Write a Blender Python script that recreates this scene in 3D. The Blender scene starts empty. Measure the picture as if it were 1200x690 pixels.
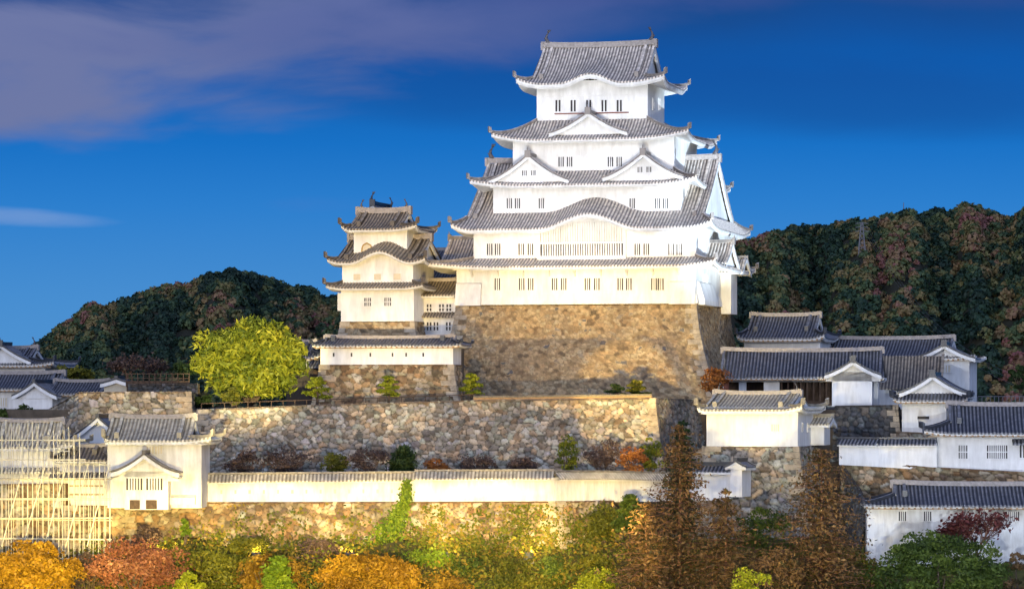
import bpy, math, random
import numpy as np
from mathutils import Vector, Matrix

R = math.radians
SC = bpy.context.scene
COL = SC.collection
random.seed(7)
RNG = np.random.default_rng(11)

# ------------------------------------------------------------------ camera
F = 3840.0            # focal length in photo pixels (1200 wide)
HY = 470.0            # photo row of the eye level
EYE = 40.0
cam = bpy.data.cameras.new('camera')
cam.sensor_width = 36.0
cam.lens = 36.0 * F / 1200.0
cam.shift_y = (HY - 345.0) / 1200.0
cam.clip_start = 1.0
cam.clip_end = 12000.0
camo = bpy.data.objects.new('camera', cam)
camo.location = (0, 0, EYE)
camo.rotation_euler = (R(90), 0, 0)
COL.objects.link(camo)
SC.camera = camo

# ------------------------------------------------------------------ light
SUN_EL, SUN_AZ = 7.0, 205.0       # low sun behind the camera, a little to the left
SKY_STRENGTH = 0.05
w = bpy.data.worlds.new("World")
SC.world = w
w.use_nodes = True
nt = w.node_tree
nt.nodes.clear()
def N(t, **k):
    n = nt.nodes.new(t)
    for a, b in k.items():
        setattr(n, a, b)
    return n
L = lambda a, b: nt.links.new(a, b)
out = N('ShaderNodeOutputWorld')
bg = N('ShaderNodeBackground')
L(bg.outputs[0], out.inputs[0])
sky = N('ShaderNodeTexSky', sky_type='NISHITA', sun_disc=False)
sky.sun_elevation = R(SUN_EL)
sky.sun_rotation = R(SUN_AZ)
sky.air_density = 1.0
sky.dust_density = 0.4
sky.ozone_density = 4.0
tc = N('ShaderNodeTexCoord')
sep = N('ShaderNodeSeparateXYZ')
L(tc.outputs['Generated'], sep.inputs[0])
# twilight blue by height
ramp = N('ShaderNodeValToRGB')
el = ramp.color_ramp.elements
el[0].position = 0.0; el[0].color = (0.085, 0.285, 0.62, 1)
el[1].position = 0.30; el[1].color = (0.002, 0.028, 0.17, 1)
for p, c in ((0.03, (0.060, 0.25, 0.60, 1)), (0.06, (0.020, 0.185, 0.56, 1)), (0.078, (0.005, 0.14, 0.50, 1)), (0.10, (0.001, 0.082, 0.36, 1)), (0.13, (0.001, 0.045, 0.24, 1))):
    e = el.new(p); e.color = c
L(sep.outputs['Z'], ramp.inputs[0])
# the afterglow half of the sky, behind the camera
glow = N('ShaderNodeMapRange', interpolation_type='SMOOTHSTEP')
glow.inputs['From Min'].default_value = 0.25
glow.inputs['From Max'].default_value = -0.8
L(sep.outputs['Y'], glow.inputs['Value'])
glowmix = N('ShaderNodeMix', data_type='RGBA')
glowmix.inputs[7].default_value = (.80, .98, 1.50, 1)
L(glow.outputs[0], glowmix.inputs[0])
L(ramp.outputs[0], glowmix.inputs[6])
# long soft cloud banks: each bank an ellipse of directions broken up by noise
def mth(op, a, b=None, c=None):
    n = N('ShaderNodeMath', operation=op)
    for i, q in enumerate((a, b, c)):
        if q is None: continue
        if isinstance(q, (int, float)): n.inputs[i].default_value = q
        else: L(q, n.inputs[i])
    return n.outputs[0]
mp = N('ShaderNodeMapping')
mp.inputs['Scale'].default_value = (9.0, 1.0, 34.0)
mp.inputs['Location'].default_value = (1.3, 0.0, 0.45)
mp.inputs['Rotation'].default_value = (0, R(-6), 0)
L(tc.outputs['Generated'], mp.inputs[0])
nz = N('ShaderNodeTexNoise')
nz.inputs['Scale'].default_value = 1.0
nz.inputs['Detail'].default_value = 8.0
nz.inputs['Roughness'].default_value = 0.52
nz.inputs['Distortion'].default_value = 0.4
L(mp.outputs[0], nz.inputs['Vector'])
prev = glowmix.outputs[2]
for (cx_, cz_, rx_, rz_, tilt, amt, colr) in (
        (-.02, .136, .50, .031, .0, .8, (.008, .040, .165)),    # dark bank along the top
        (.060, .094, .16, .013, -.03, .55, (.004, .052, .25)),     # dark band behind the keep
        (-.112, .103, .095, .024, .10, 1.0, (.150, .165, .315)),    # big grey lavender bank, left
        (-.030, .112, .085, .013, .06, .70, (.085, .105, .28)),
        (.11, .1235, .13, .008, -.02, .45, (.065, .075, .24)),     # thin mauve veil, top right
        (-.146, .0555, .030, .0030, -.04, .55, (.22, .34, .62)),   # small pale streak, far left
        (-.060, .060, .030, .004, 0, .22, (.12, .17, .47))):
    dx = mth('SUBTRACT', sep.outputs['X'], cx_)
    dz = mth('SUBTRACT', mth('SUBTRACT', sep.outputs['Z'], cz_), mth('MULTIPLY', dx, tilt))
    ex = mth('DIVIDE', dx, rx_); ez = mth('DIVIDE', dz, rz_)
    r2 = mth('ADD', mth('MULTIPLY', ex, ex), mth('MULTIPLY', ez, ez))
    dens = mth('ADD', mth('SUBTRACT', 1.0 if colr[0] < .01 else .75, mth('MULTIPLY', r2, .62)), mth('MULTIPLY', mth('SUBTRACT', nz.outputs[0], .5), 1.3 if colr[0] < .01 else 3.4))
    sm = N('ShaderNodeMapRange', interpolation_type='SMOOTHSTEP')
    sm.inputs['From Min'].default_value = 0.0; sm.inputs['From Max'].default_value = 1.0
    L(dens, sm.inputs['Value'])
    ahead = mth('GREATER_THAN', sep.outputs['Y'], 0.0)
    fac = mth('MULTIPLY', mth('MULTIPLY', sm.outputs[0], amt), ahead)
    cmix = N('ShaderNodeMix', data_type='RGBA'); cmix.inputs[7].default_value = (*colr, 1)
    L(fac, cmix.inputs[0]); L(prev, cmix.inputs[6]); prev = cmix.outputs[2]
# Nishita sky added under it
addm = N('ShaderNodeMix', data_type='RGBA', blend_type='ADD')
addm.inputs[0].default_value = 1.0
scl = N('ShaderNodeMix', data_type='RGBA', blend_type='MULTIPLY')
scl.inputs[0].default_value = 1.0
scl.inputs[7].default_value = (SKY_STRENGTH * 0.05, SKY_STRENGTH * 0.16, SKY_STRENGTH * .35, 1)
L(sky.outputs[0], scl.inputs[6])
L(cmix.outputs[2], addm.inputs[6]); L(scl.outputs[2], addm.inputs[7])
L(addm.outputs[2], bg.inputs[0])
bg.inputs[1].default_value = 1.0

sun = bpy.data.lights.new('sun', 'SUN')
sun.energy = 0.75
sun.angle = R(10)
sun.color = (1.0, 0.90, 0.78)
suno = bpy.data.objects.new('sun', sun)
# NISHITA rotation is measured from +Y clockwise seen from above
sd = Vector((math.sin(R(SUN_AZ)) * math.cos(R(SUN_EL)), math.cos(R(SUN_AZ)) * math.cos(R(SUN_EL)), math.sin(R(SUN_EL))))
suno.rotation_euler = (-sd).to_track_quat('-Z', 'Y').to_euler()
suno.location = sd * 300
COL.objects.link(suno)

vs = SC.view_settings
vs.view_transform = 'Standard'
vs.look = 'None'
vs.exposure = 0.0
vs.gamma = 1.0
vs.use_curve_mapping = False
SC.cycles.max_bounces = 5
SC.cycles.transparent_max_bounces = 4
SC.cycles.use_denoising = True

# ------------------------------------------------------------------ helpers
def PX(px, Y): return (px - 600.0) * Y / F
def PZ(py, Y): return EYE + (HY - py) * Y / F
def PT(px, py, Y): return Vector((PX(px, Y), Y, PZ(py, Y)))

def tag(o, label=None, cat=None, group=None, kind=None):
    if label: o['label'] = label
    if cat: o['category'] = cat
    if group: o['group'] = group
    if kind: o['kind'] = kind
    return o

def thing(name, label, cat, loc, rotz=0.0, group=None):
    o = bpy.data.objects.new(name, None)
    o.empty_display_size = 1.0
    COL.objects.link(o)
    o.location = loc
    o.rotation_euler = (0, 0, rotz)
    return tag(o, label, cat, group)

class MB:
    def __init__(s, M=None):
        s.v = []; s.f = []; s.uv = []; s.M = M
    def p(s, x, y, z):
        if s.M is not None:
            q = s.M @ Vector((x, y, z)); s.v.append((q.x, q.y, q.z))
        else:
            s.v.append((x, y, z))
        return len(s.v) - 1
    def face(s, ids, uv=None):
        s.f.append(tuple(ids))
        s.uv.append(uv if uv else [(0.0, 0.0)] * len(ids))
    def box(s, x0, x1, y0, y1, z0, z1):
        c = [s.p(x, y, z) for z in (z0, z1) for (x, y) in ((x0, y0), (x1, y0), (x1, y1), (x0, y1))]
        a, b, d, e, f, g, h, i = c
        for q in ((a, e, d, b)[::1],): pass
        s.face((3 + a, 2 + a, 1 + a, a)); s.face((4 + a, 5 + a, 6 + a, 7 + a))
        for k in range(4):
            k2 = (k + 1) % 4
            s.face((a + k, a + k2, a + 4 + k2, a + 4 + k))
    def prism(s, pts, vec):
        """closed polygon (3D points) pushed along vec"""
        n = len(pts)
        A = [s.p(*q) for q in pts]
        Bk = [s.p(q[0] + vec[0], q[1] + vec[1], q[2] + vec[2]) for q in pts]
        s.face(A); s.face(Bk[::-1])
        for i in range(n):
            j = (i + 1) % n
            s.face((A[j], A[i], Bk[i], Bk[j]))
    def grid(s, rows, uvs=None, close=False):
        ids = [[s.p(*q) for q in r] for r in rows]
        for i in range(len(rows) - 1):
            for j in range(len(rows[0]) - 1):
                uv = None
                if uvs:
                    uv = [uvs[i][j], uvs[i][j + 1], uvs[i + 1][j + 1], uvs[i + 1][j]]
                s.face((ids[i][j], ids[i][j + 1], ids[i + 1][j + 1], ids[i + 1][j]), uv)
    def sweep(s, pts, wd, ht, up=0.0):
        """rectangular bar along pts, its bottom on the path"""
        pts = [Vector(q) for q in pts]
        secs = []; n = len(pts)
        for i in range(n):
            t = pts[min(i + 1, n - 1)] - pts[max(i - 1, 0)]
            sd = Vector((t.y, -t.x, 0))
            if sd.length < 1e-6: sd = Vector((1, 0, 0))
            sd.normalize()
            ws = wd[i] if isinstance(wd, (list, tuple)) else wd
            hs = ht[i] if isinstance(ht, (list, tuple)) else ht
            a = pts[i] + sd * ws * .5; b = pts[i] - sd * ws * .5
            lo, hi_ = (0, hs) if hs >= 0 else (hs, 0)
            secs.append([s.p(a.x, a.y, a.z + up + lo), s.p(a.x, a.y, a.z + up + hi_), s.p(b.x, b.y, b.z + up + hi_), s.p(b.x, b.y, b.z + up + lo)])
        acc = 0.0
        for i in range(n - 1):
            d = (pts[i + 1] - pts[i]).length
            for k in range(4):
                k2 = (k + 1) % 4
                s.face((secs[i][k], secs[i][k2], secs[i + 1][k2], secs[i + 1][k]), [(k * .2, acc), (k * .2 + .2, acc), (k * .2 + .2, acc + d), (k * .2, acc + d)])
            acc += d
        s.face(secs[0][::-1]); s.face(secs[-1])
    def tube(s, pts, rad, seg=6):
        pts = [Vector(q) for q in pts]
        n = len(pts); rings = []
        for i in range(n):
            t = (pts[min(i + 1, n - 1)] - pts[max(i - 1, 0)]).normalized()
            a = t.orthogonal().normalized() if abs(t.z) < .99 else Vector((1, 0, 0))
            b = t.cross(a).normalized(); a = b.cross(t)
            r = rad[i] if isinstance(rad, (list, tuple)) else rad
            rings.append([s.p(*(pts[i] + (a * math.cos(2 * math.pi * k / seg) + b * math.sin(2 * math.pi * k / seg)) * r)) for k in range(seg)])
        for i in range(n - 1):
            for k in range(seg):
                k2 = (k + 1) % seg
                s.face((rings[i][k], rings[i][k2], rings[i + 1][k2], rings[i + 1][k]))
        s.face(rings[0][::-1]); s.face(rings[-1])
    def build(s, name, mat, parent=None, smooth=False):
        me = bpy.data.meshes.new(name)
        me.from_pydata(s.v, [], s.f)
        uvl = me.uv_layers.new(name='UVMap')
        flat = [c for fu in s.uv for q in fu for c in q]
        uvl.data.foreach_set('uv', flat)
        me.materials.append(mat)
        if smooth:
            me.polygons.foreach_set('use_smooth', [True] * len(me.polygons))
        o = bpy.data.objects.new(name, me)
        COL.objects.link(o)
        if parent: o.parent = parent
        return o

def np_mesh(name, V, Fc, mat, parent=None, vcol=None, fcol=None, smooth=False):
    """mesh from numpy arrays of points and quads/tris"""
    me = bpy.data.meshes.new(name)
    n = Fc.shape[1]
    me.vertices.add(len(V)); me.vertices.foreach_set('co', np.ascontiguousarray(V, dtype=np.float32).ravel())
    me.loops.add(Fc.size); me.loops.foreach_set('vertex_index', np.ascontiguousarray(Fc, dtype=np.int32).ravel())
    me.polygons.add(len(Fc)); me.polygons.foreach_set('loop_start', np.arange(0, Fc.size, n, dtype=np.int32))
    if smooth: me.polygons.foreach_set('use_smooth', np.ones(len(Fc), dtype=bool))
    me.update(calc_edges=True)
    if vcol is not None:
        a = me.attributes.new('tone', 'FLOAT_COLOR', 'POINT'); a.data.foreach_set('color', vcol.astype(np.float32).ravel())
    if fcol is not None:
        a = me.attributes.new('tone', 'FLOAT_COLOR', 'FACE'); a.data.foreach_set('color', fcol.astype(np.float32).ravel())
    me.materials.append(mat)
    me.validate()
    o = bpy.data.objects.new(name, me)
    COL.objects.link(o)
    if parent: o.parent = parent
    return o

# ------------------------------------------------------------------ materials
def newmat(name):
    m = bpy.data.materials.new(name); m.use_nodes = True
    t = m.node_tree; b = t.nodes['Principled BSDF']
    b.inputs['Specular IOR Level'].default_value = 0.25
    return m, t, b
def nd(t, typ, **k):
    n = t.nodes.new(typ)
    for a, b in k.items(): setattr(n, a, b)
    return n
def rampn(t, stops):
    r = nd(t, 'ShaderNodeValToRGB'); e = r.color_ramp.elements
    e[0].position, e[0].color = stops[0][0], (*stops[0][1], 1)
    e[1].position, e[1].color = stops[-1][0], (*stops[-1][1], 1)
    for p, c in stops[1:-1]:
        x = e.new(p); x.color = (*c, 1)
    return r

def plaster(name, c, dirt, streak=1.0):
    m, t, b = newmat(name)
    tc = nd(t, 'ShaderNodeTexCoord'); mp = nd(t, 'ShaderNodeMapping')
    mp.inputs['Scale'].default_value = (1.1, 1.1, 0.22)
    t.links.new(tc.outputs['Object'], mp.inputs[0])
    n1 = nd(t, 'ShaderNodeTexNoise'); n1.inputs['Scale'].default_value = 1.6; n1.inputs['Detail'].default_value = 7; n1.inputs['Roughness'].default_value = .62
    t.links.new(mp.outputs[0], n1.inputs['Vector'])
    n2 = nd(t, 'ShaderNodeTexNoise'); n2.inputs['Scale'].default_value = .35; n2.inputs['Detail'].default_value = 4
    t.links.new(tc.outputs['Object'], n2.inputs['Vector'])
    ml = nd(t, 'ShaderNodeMath', operation='MULTIPLY_ADD'); ml.inputs[1].default_value = .5
    t.links.new(n1.outputs[0], ml.inputs[0])
    m2 = nd(t, 'ShaderNodeMath', operation='MULTIPLY'); m2.inputs[1].default_value = .5
    t.links.new(n2.outputs[0], m2.inputs[0]); t.links.new(m2.outputs[0], ml.inputs[2])
    r = rampn(t, [(.30, dirt), (.50, tuple(.35 * d + .65 * k for d, k in zip(dirt, c))), (.58, c)])
    t.links.new(ml.outputs[0], r.inputs[0]); t.links.new(r.outputs[0], b.inputs['Base Color'])
    b.inputs['Roughness'].default_value = .85
    bp = nd(t, 'ShaderNodeBump'); bp.inputs['Strength'].default_value = .25; bp.inputs['Distance'].default_value = .05
    t.links.new(n1.outputs[0], bp.inputs['Height']); t.links.new(bp.outputs[0], b.inputs['Normal'])
    return m

PITCH = 0.40
def tiles(name, pan, cap, spec=.35, rough=.5):
    """rows of round tiles: UV.x metres along the eave, UV.y metres up the slope"""
    m, t, b = newmat(name)
    uv = nd(t, 'ShaderNodeUVMap'); sp = nd(t, 'ShaderNodeSeparateXYZ'); t.links.new(uv.outputs[0], sp.inputs[0])
    dv = nd(t, 'ShaderNodeMath', operation='DIVIDE'); dv.inputs[1].default_value = PITCH
    t.links.new(sp.outputs[0], dv.inputs[0])
    fr = nd(t, 'ShaderNodeMath', operation='FRACT'); t.links.new(dv.outputs[0], fr.inputs[0])
    r = rampn(t, [(.0, pan), (.44, pan), (.52, cap), (.97, cap), (1.0, pan)])
    t.links.new(fr.outputs[0], r.inputs[0])
    tc = nd(t, 'ShaderNodeTexCoord')
    n1 = nd(t, 'ShaderNodeTexNoise'); n1.inputs['Scale'].default_value = 1.3; n1.inputs['Detail'].default_value = 6; n1.inputs['Roughness'].default_value = .7
    t.links.new(tc.outputs['Object'], n1.inputs['Vector'])
    # single tiles
    dy = nd(t, 'ShaderNodeMath', operation='DIVIDE'); dy.inputs[1].default_value = .34; t.links.new(sp.outputs[1], dy.inputs[0])
    fy = nd(t, 'ShaderNodeMath', operation='FLOOR'); t.links.new(dy.outputs[0], fy.inputs[0])
    fx = nd(t, 'ShaderNodeMath', operation='FLOOR'); t.links.new(dv.outputs[0], fx.inputs[0])
    cb = nd(t, 'ShaderNodeCombineXYZ'); t.links.new(fx.outputs[0], cb.inputs[0]); t.links.new(fy.outputs[0], cb.inputs[1])
    wn = nd(t, 'ShaderNodeTexWhiteNoise', noise_dimensions='2D'); t.links.new(cb.outputs[0], wn.inputs['Vector'])
    ad = nd(t, 'ShaderNodeMath', operation='ADD'); t.links.new(n1.outputs[0], ad.inputs[0]); t.links.new(wn.outputs[0], ad.inputs[1])
    mr = nd(t, 'ShaderNodeMapRange'); mr.inputs['From Min'].default_value = .3; mr.inputs['From Max'].default_value = 1.6; mr.inputs['To Min'].default_value = .62; mr.inputs['To Max'].default_value = 1.3
    t.links.new(ad.outputs[0], mr.inputs['Value'])
    mx = nd(t, 'ShaderNodeMix', data_type='RGBA', blend_type='MULTIPLY'); mx.inputs[0].default_value = 1
    t.links.new(r.outputs[0], mx.inputs[6]); t.links.new(mr.outputs[0], mx.inputs[7])
    t.links.new(mx.outputs[2], b.inputs['Base Color'])
    b.inputs['Roughness'].default_value = rough; b.inputs['Specular IOR Level'].default_value = spec
    fr2 = nd(t, 'ShaderNodeMath', operation='FRACT'); t.links.new(dy.outputs[0], fr2.inputs[0])
    bp = nd(t, 'ShaderNodeBump'); bp.inputs['Strength'].default_value = .5; bp.inputs['Distance'].default_value = .04
    t.links.new(fr2.outputs[0], bp.inputs['Height']); t.links.new(bp.outputs[0], b.inputs['Normal'])
    return m

def simple(name, c, rough=.7, var=.25, scale=2.0, emit=None):
    m, t, b = newmat(name)
    tc = nd(t, 'ShaderNodeTexCoord'); n1 = nd(t, 'ShaderNodeTexNoise')
    n1.inputs['Scale'].default_value = scale; n1.inputs['Detail'].default_value = 6; n1.inputs['Roughness'].default_value = .65
    t.links.new(tc.outputs['Object'], n1.inputs['Vector'])
    r = rampn(t, [(.3, tuple(k * (1 - var) for k in c)), (.7, tuple(min(1, k * (1 + var)) for k in c))])
    t.links.new(n1.outputs[0], r.inputs[0]); t.links.new(r.outputs[0], b.inputs['Base Color'])
    b.inputs['Roughness'].default_value = rough
    if emit:
        b.inputs['Emission Color'].default_value = (*emit[0], 1); b.inputs['Emission Strength'].default_value = emit[1]
    return m

def stonemat(name, stops, joint, stain=(.05, .045, .035), amt=.55, hue=1.0):
    m, t, b = newmat(name)
    at = nd(t, 'ShaderNodeAttribute'); at.attribute_name = 'tone'
    sp = nd(t, 'ShaderNodeSeparateColor'); t.links.new(at.outputs['Color'], sp.inputs[0])
    r = rampn(t, stops); t.links.new(sp.outputs[0], r.inputs[0])
    tc = nd(t, 'ShaderNodeTexCoord'); n1 = nd(t, 'ShaderNodeTexNoise')
    n1.inputs['Scale'].default_value = 2.2; n1.inputs['Detail'].default_value = 9; n1.inputs['Roughness'].default_value = .7
    t.links.new(tc.outputs['Object'], n1.inputs['Vector'])
    mr = nd(t, 'ShaderNodeMapRange'); mr.inputs['From Min'].default_value = .3; mr.inputs['From Max'].default_value = .7; mr.inputs['To Min'].default_value = .55; mr.inputs['To Max'].default_value = 1.35
    t.links.new(n1.outputs[0], mr.inputs['Value'])
    mx = nd(t, 'ShaderNodeMix', data_type='RGBA', blend_type='MULTIPLY'); mx.inputs[0].default_value = 1
    hu = rampn(t, [(0, (1.18, .92, .70)), (.3, (1.08, .97, .84)), (.6, (1, 1, 1)), (.8, (.93, 1.02, .92)), (1, (1.0, .95, 1.06))]); t.links.new(sp.outputs[1], hu.inputs[0])
    mh = nd(t, 'ShaderNodeMix', data_type='RGBA', blend_type='MULTIPLY'); mh.inputs[0].default_value = hue
    t.links.new(r.outputs[0], mh.inputs[6]); t.links.new(hu.outputs[0], mh.inputs[7])
    t.links.new(mh.outputs[2], mx.inputs[6]); t.links.new(mr.outputs[0], mx.inputs[7])
    # weather stains
    n2 = nd(t, 'ShaderNodeTexNoise'); n2.inputs['Scale'].default_value = .16; n2.inputs['Detail'].default_value = 7; n2.inputs['Roughness'].default_value = .6
    t.links.new(tc.outputs['Object'], n2.inputs['Vector'])
    ms = nd(t, 'ShaderNodeMapRange'); ms.inputs['From Min'].default_value = .47; ms.inputs['From Max'].default_value = .66; ms.inputs['To Max'].default_value = amt
    t.links.new(n2.outputs[0], ms.inputs['Value'])
    m2 = nd(t, 'ShaderNodeMix', data_type='RGBA'); m2.inputs[7].default_value = (*stain, 1)
    t.links.new(ms.outputs[0], m2.inputs[0]); t.links.new(mx.outputs[2], m2.inputs[6])
    m3 = nd(t, 'ShaderNodeMix', data_type='RGBA'); m3.inputs[7].default_value = (*joint, 1)
    t.links.new(sp.outputs[2], m3.inputs[0]); t.links.new(m2.outputs[2], m3.inputs[6])
    t.links.new(m3.outputs[2], b.inputs['Base Color'])
    b.inputs['Roughness'].default_value = .88
    bp = nd(t, 'ShaderNodeBump'); bp.inputs['Strength'].default_value = .6; bp.inputs['Distance'].default_value = .08
    t.links.new(n1.outputs[0], bp.inputs['Height']); t.links.new(bp.outputs[0], b.inputs['Normal'])
    return m

def leafmat(name, stops, trans=.3):
    m, t, b = newmat(name)
    at = nd(t, 'ShaderNodeAttribute'); at.attribute_name = 'tone'
    sp = nd(t, 'ShaderNodeSeparateColor'); t.links.new(at.outputs['Color'], sp.inputs[0])
    r = rampn(t, stops); t.links.new(sp.outputs[0], r.inputs[0])
    t.links.new(r.outputs[0], b.inputs['Base Color'])
    b.inputs['Roughness'].default_value = .6
    tr = nd(t, 'ShaderNodeBsdfTranslucent'); t.links.new(r.outputs[0], tr.inputs[0])
    mx = nd(t, 'ShaderNodeMixShader'); mx.inputs[0].default_value = trans
    t.links.new(b.outputs[0], mx.inputs[1]); t.links.new(tr.outputs[0], mx.inputs[2])
    t.links.new(mx.outputs[0], t.nodes['Material Output'].inputs[0])
    return m

M_WHITE = plaster('white_plaster', (.80, .785, .75), (.56, .54, .50))
M_OLDWHITE = plaster('aged_plaster', (.78, .76, .71), (.46, .42, .36))
M_KTILE = tiles('restored_tile', (.19, .165, .145), (.62, .54, .46))
M_WARMTILE = tiles('warm_lit_tile', (.085, .07, .055), (.29, .24, .18))  # grey tile with the gold of floodlit roofs put into its colour
M_DTILE = tiles('dark_tile', (.026, .028, .034), (.15, .15, .165), .45, .42)
M_LITTILE = tiles('lit_cream_tile', (.22, .19, .14), (.50, .45, .35))  # same tile as if floodlit: lamp-lit cream painted into pan and cap
M_RIDGE = simple('ridge_plaster', (.30, .265, .24), .8, .3, 3)
M_RAFTER = simple('rafter_wood', (.34, .22, .12), .8, .2, 3)
M_DARK = simple('window_dark', (.035, .030, .028), .5, .3)
M_GREYPANE = simple('window_shaded', (.055, .048, .042), .6, .2)
M_SHUT = simple('window_shutter', (.58, .50, .36), .8, .12)
M_WOOD = simple('dark_wood', (.075, .048, .032), .75, .35, 3)
M_REDWOOD = simple('red_brown_wood', (.20, .075, .05), .7, .3, 3)
M_BRONZE = simple('ridge_fish_grey', (.09, .085, .09), .5, .3)
M_BARK = simple('bark', (.09, .065, .045), .9, .4, 4)
M_RBARK = simple('reddish_bark', (.19, .095, .06), .9, .35, 4)
M_METAL = simple('scaffold_metal', (.64, .58, .42), .45, .15)
M_PLANK = simple('scaffold_plank', (.38, .30, .18), .8, .3)
M_LAMP = simple('lamp_metal', (.12, .12, .12), .5, .2)
M_GLASS = simple('lamp_glass', (.8, .8, .75), .2, .05, 2, ((1, .85, .55), 3.0))
M_STEEL = simple('galvanised_steel', (.15, .15, .17), .5, .15)
M_QUOIN = simple('corner_stone', (.34, .28, .20), .88, .45, 1.1)
ST = [(0, (.13, .09, .055)), (.3, (.25, .18, .105)), (.6, (.34, .26, .16)), (.85, (.40, .33, .23)), (1, (.45, .41, .34))]
M_STONE_W = stonemat('warm_stone', ST, (.05, .04, .03))
M_STONE_K = stonemat('keep_stone', [(0, (.11, .08, .05)), (.15, (.24, .17, .095)), (.6, (.36, .265, .15)), (.93, (.40, .32, .20)), (1, (.10, .10, .105))], (.16, .12, .075), (.11, .08, .06), .34, .35)
M_STONE_G = stonemat('grey_stone', [(0, (.13, .115, .095)), (.3, (.26, .235, .20)), (.7, (.35, .325, .28)), (1, (.46, .44, .39))], (.03, .027, .024), (.06, .055, .05), .3)
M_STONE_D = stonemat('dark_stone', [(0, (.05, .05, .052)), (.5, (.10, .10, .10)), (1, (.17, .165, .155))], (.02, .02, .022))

# ------------------------------------------------------------------ building kit
class Bld:
    def __init__(s, name, label, cat, px, py, Y, deg=0.0, group=None):
        s.a = R(-deg)                     # deg: how far the right side turns towards us
        s.c, s.s = math.cos(s.a), math.sin(s.a)
        p = PT(px, py, Y); s.loc = p
        s.o = thing(name, label, cat, p, s.a, group)
    def xy(s, x, y):
        return s.loc.x + x * s.c - y * s.s, s.loc.y + x * s.s + y * s.c
    def lx(s, px, y):
        """local x of the photo column px on the local plane y"""
        k = (px - 600.0) / F
        # X = lx + x c - y s ; Yw = ly + x s + y c ; X = k Yw
        return (k * (s.loc.y + y * s.c) - (s.loc.x - y * s.s)) / (s.c - k * s.s)
    def lz(s, py, x, y):
        Y = s.xy(x, y)[1]
        return PZ(py, Y) - s.loc.z

def prof_std(v): return .62 * v + .38 * v * v
def prof_steep(v): return .5 * v + .5 * v * v

def tile_us(Len, pitch):
    n = max(2, int(round(Len / pitch))); p = Len / n
    us = []
    for k in range(n):
        for fo, h in ((0, 0), (.5, 0), (.6, .6), (.75, 1), (.9, .6)):
            us.append((k * p + fo * p, h, (k + fo) * PITCH))
    us.append((Len, 0, n * PITCH))
    return us

def tile_face(mb, o, d, n, Len, dep, s0, s1, vg, ze, H, zs, lift, kf, bump=None, prof=prof_std, nv=8, pitch=PITCH, bh=.09, lip=.17, bfall=0.0):
    o = Vector(o); d = Vector(d); n = Vector(n)
    cols = []; uvs = []
    for (u, h, uu) in tile_us(Len, pitch):
        vm = 1.0
        t = 9.0
        if s0 > 0:
            t = min(t, u / s0)
            if u < s0: vm = min(vm, u / s0 * vg)
        if s1 > 0:
            t = min(t, (Len - u) / s1)
            if Len - u < s1: vm = min(vm, (Len - u) / s1 * vg)
        col = []; cu = []
        bz = bump(u) if bump else 0.0
        cw = max(0.0, 1 - t / kf) ** 2
        for j in range(-1, nv + 1):
            v = vm * max(0, j) / nv
            q = o + d * u + n * (v * dep)
            z = ze + H * prof(v * zs) + lift * cw * max(0.0, 1 - v / vg) + bz * max(0.0, 1 - v * bfall)
            z += h * bh if j >= 0 else -lip + h * bh * .3
            col.append((q.x, q.y, z)); cu.append((uu, -.2 if j < 0 else v * math.hypot(dep, H * .8)))
        cols.append(col); uvs.append(cu)
    mb.grid(cols, uvs)

def flip(cols): return [list(c) for c in zip(*cols)]

def fish(par, x, y, z, h, face):
    """ridge-end fish ornament: body curling up, forked tail"""
    mb = MB()
    pts = [(x + face * h * .16, y, z), (x + face * h * .02, y, z + h * .16), (x - face * h * .07, y, z + h * .36), (x - face * h * .03, y, z + h * .56), (x + face * h * .07, y, z + h * .74)]
    mb.tube(pts, [h * .13, h * .15, h * .12, h * .08, h * .045], 7)
    for dx, dy in ((.22, .05), (.02, -.05), (.12, .0)):
        a = Vector(pts[-1])
        mb.tube([a, a + Vector((face * h * dx * .5, dy * h, h * .14)), a + Vector((face * h * dx, dy * h * 1.6, h * .27))], [h * .04, h * .05, h * .012], 5)
    mb.tube([(x - face * h * .1, y, z + h * .3), (x - face * h * .24, y, z + h * .42)], [h * .06, h * .012], 5)
    mb.build('ridge_fish', M_BRONZE, par, True)

def hip_path(c0, c1, ze, H, zs, lift, kf, prof, n=9, ext=.25):
    pts = []
    c0 = Vector(c0); c1 = Vector(c1)
    for i in range(n + 1):
        t = i / n
        q = c0.lerp(c1, t)
        pts.append(Vector((q.x, q.y, ze + H * prof(t * zs) + lift * max(0, 1 - t / kf) ** 2 * (1 - t) + .03)))
    d = (pts[0] - pts[1]); d.z = 0; d.normalize()
    pts[0] = pts[0] + d * ext + Vector((0, 0, .06))
    return pts

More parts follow.
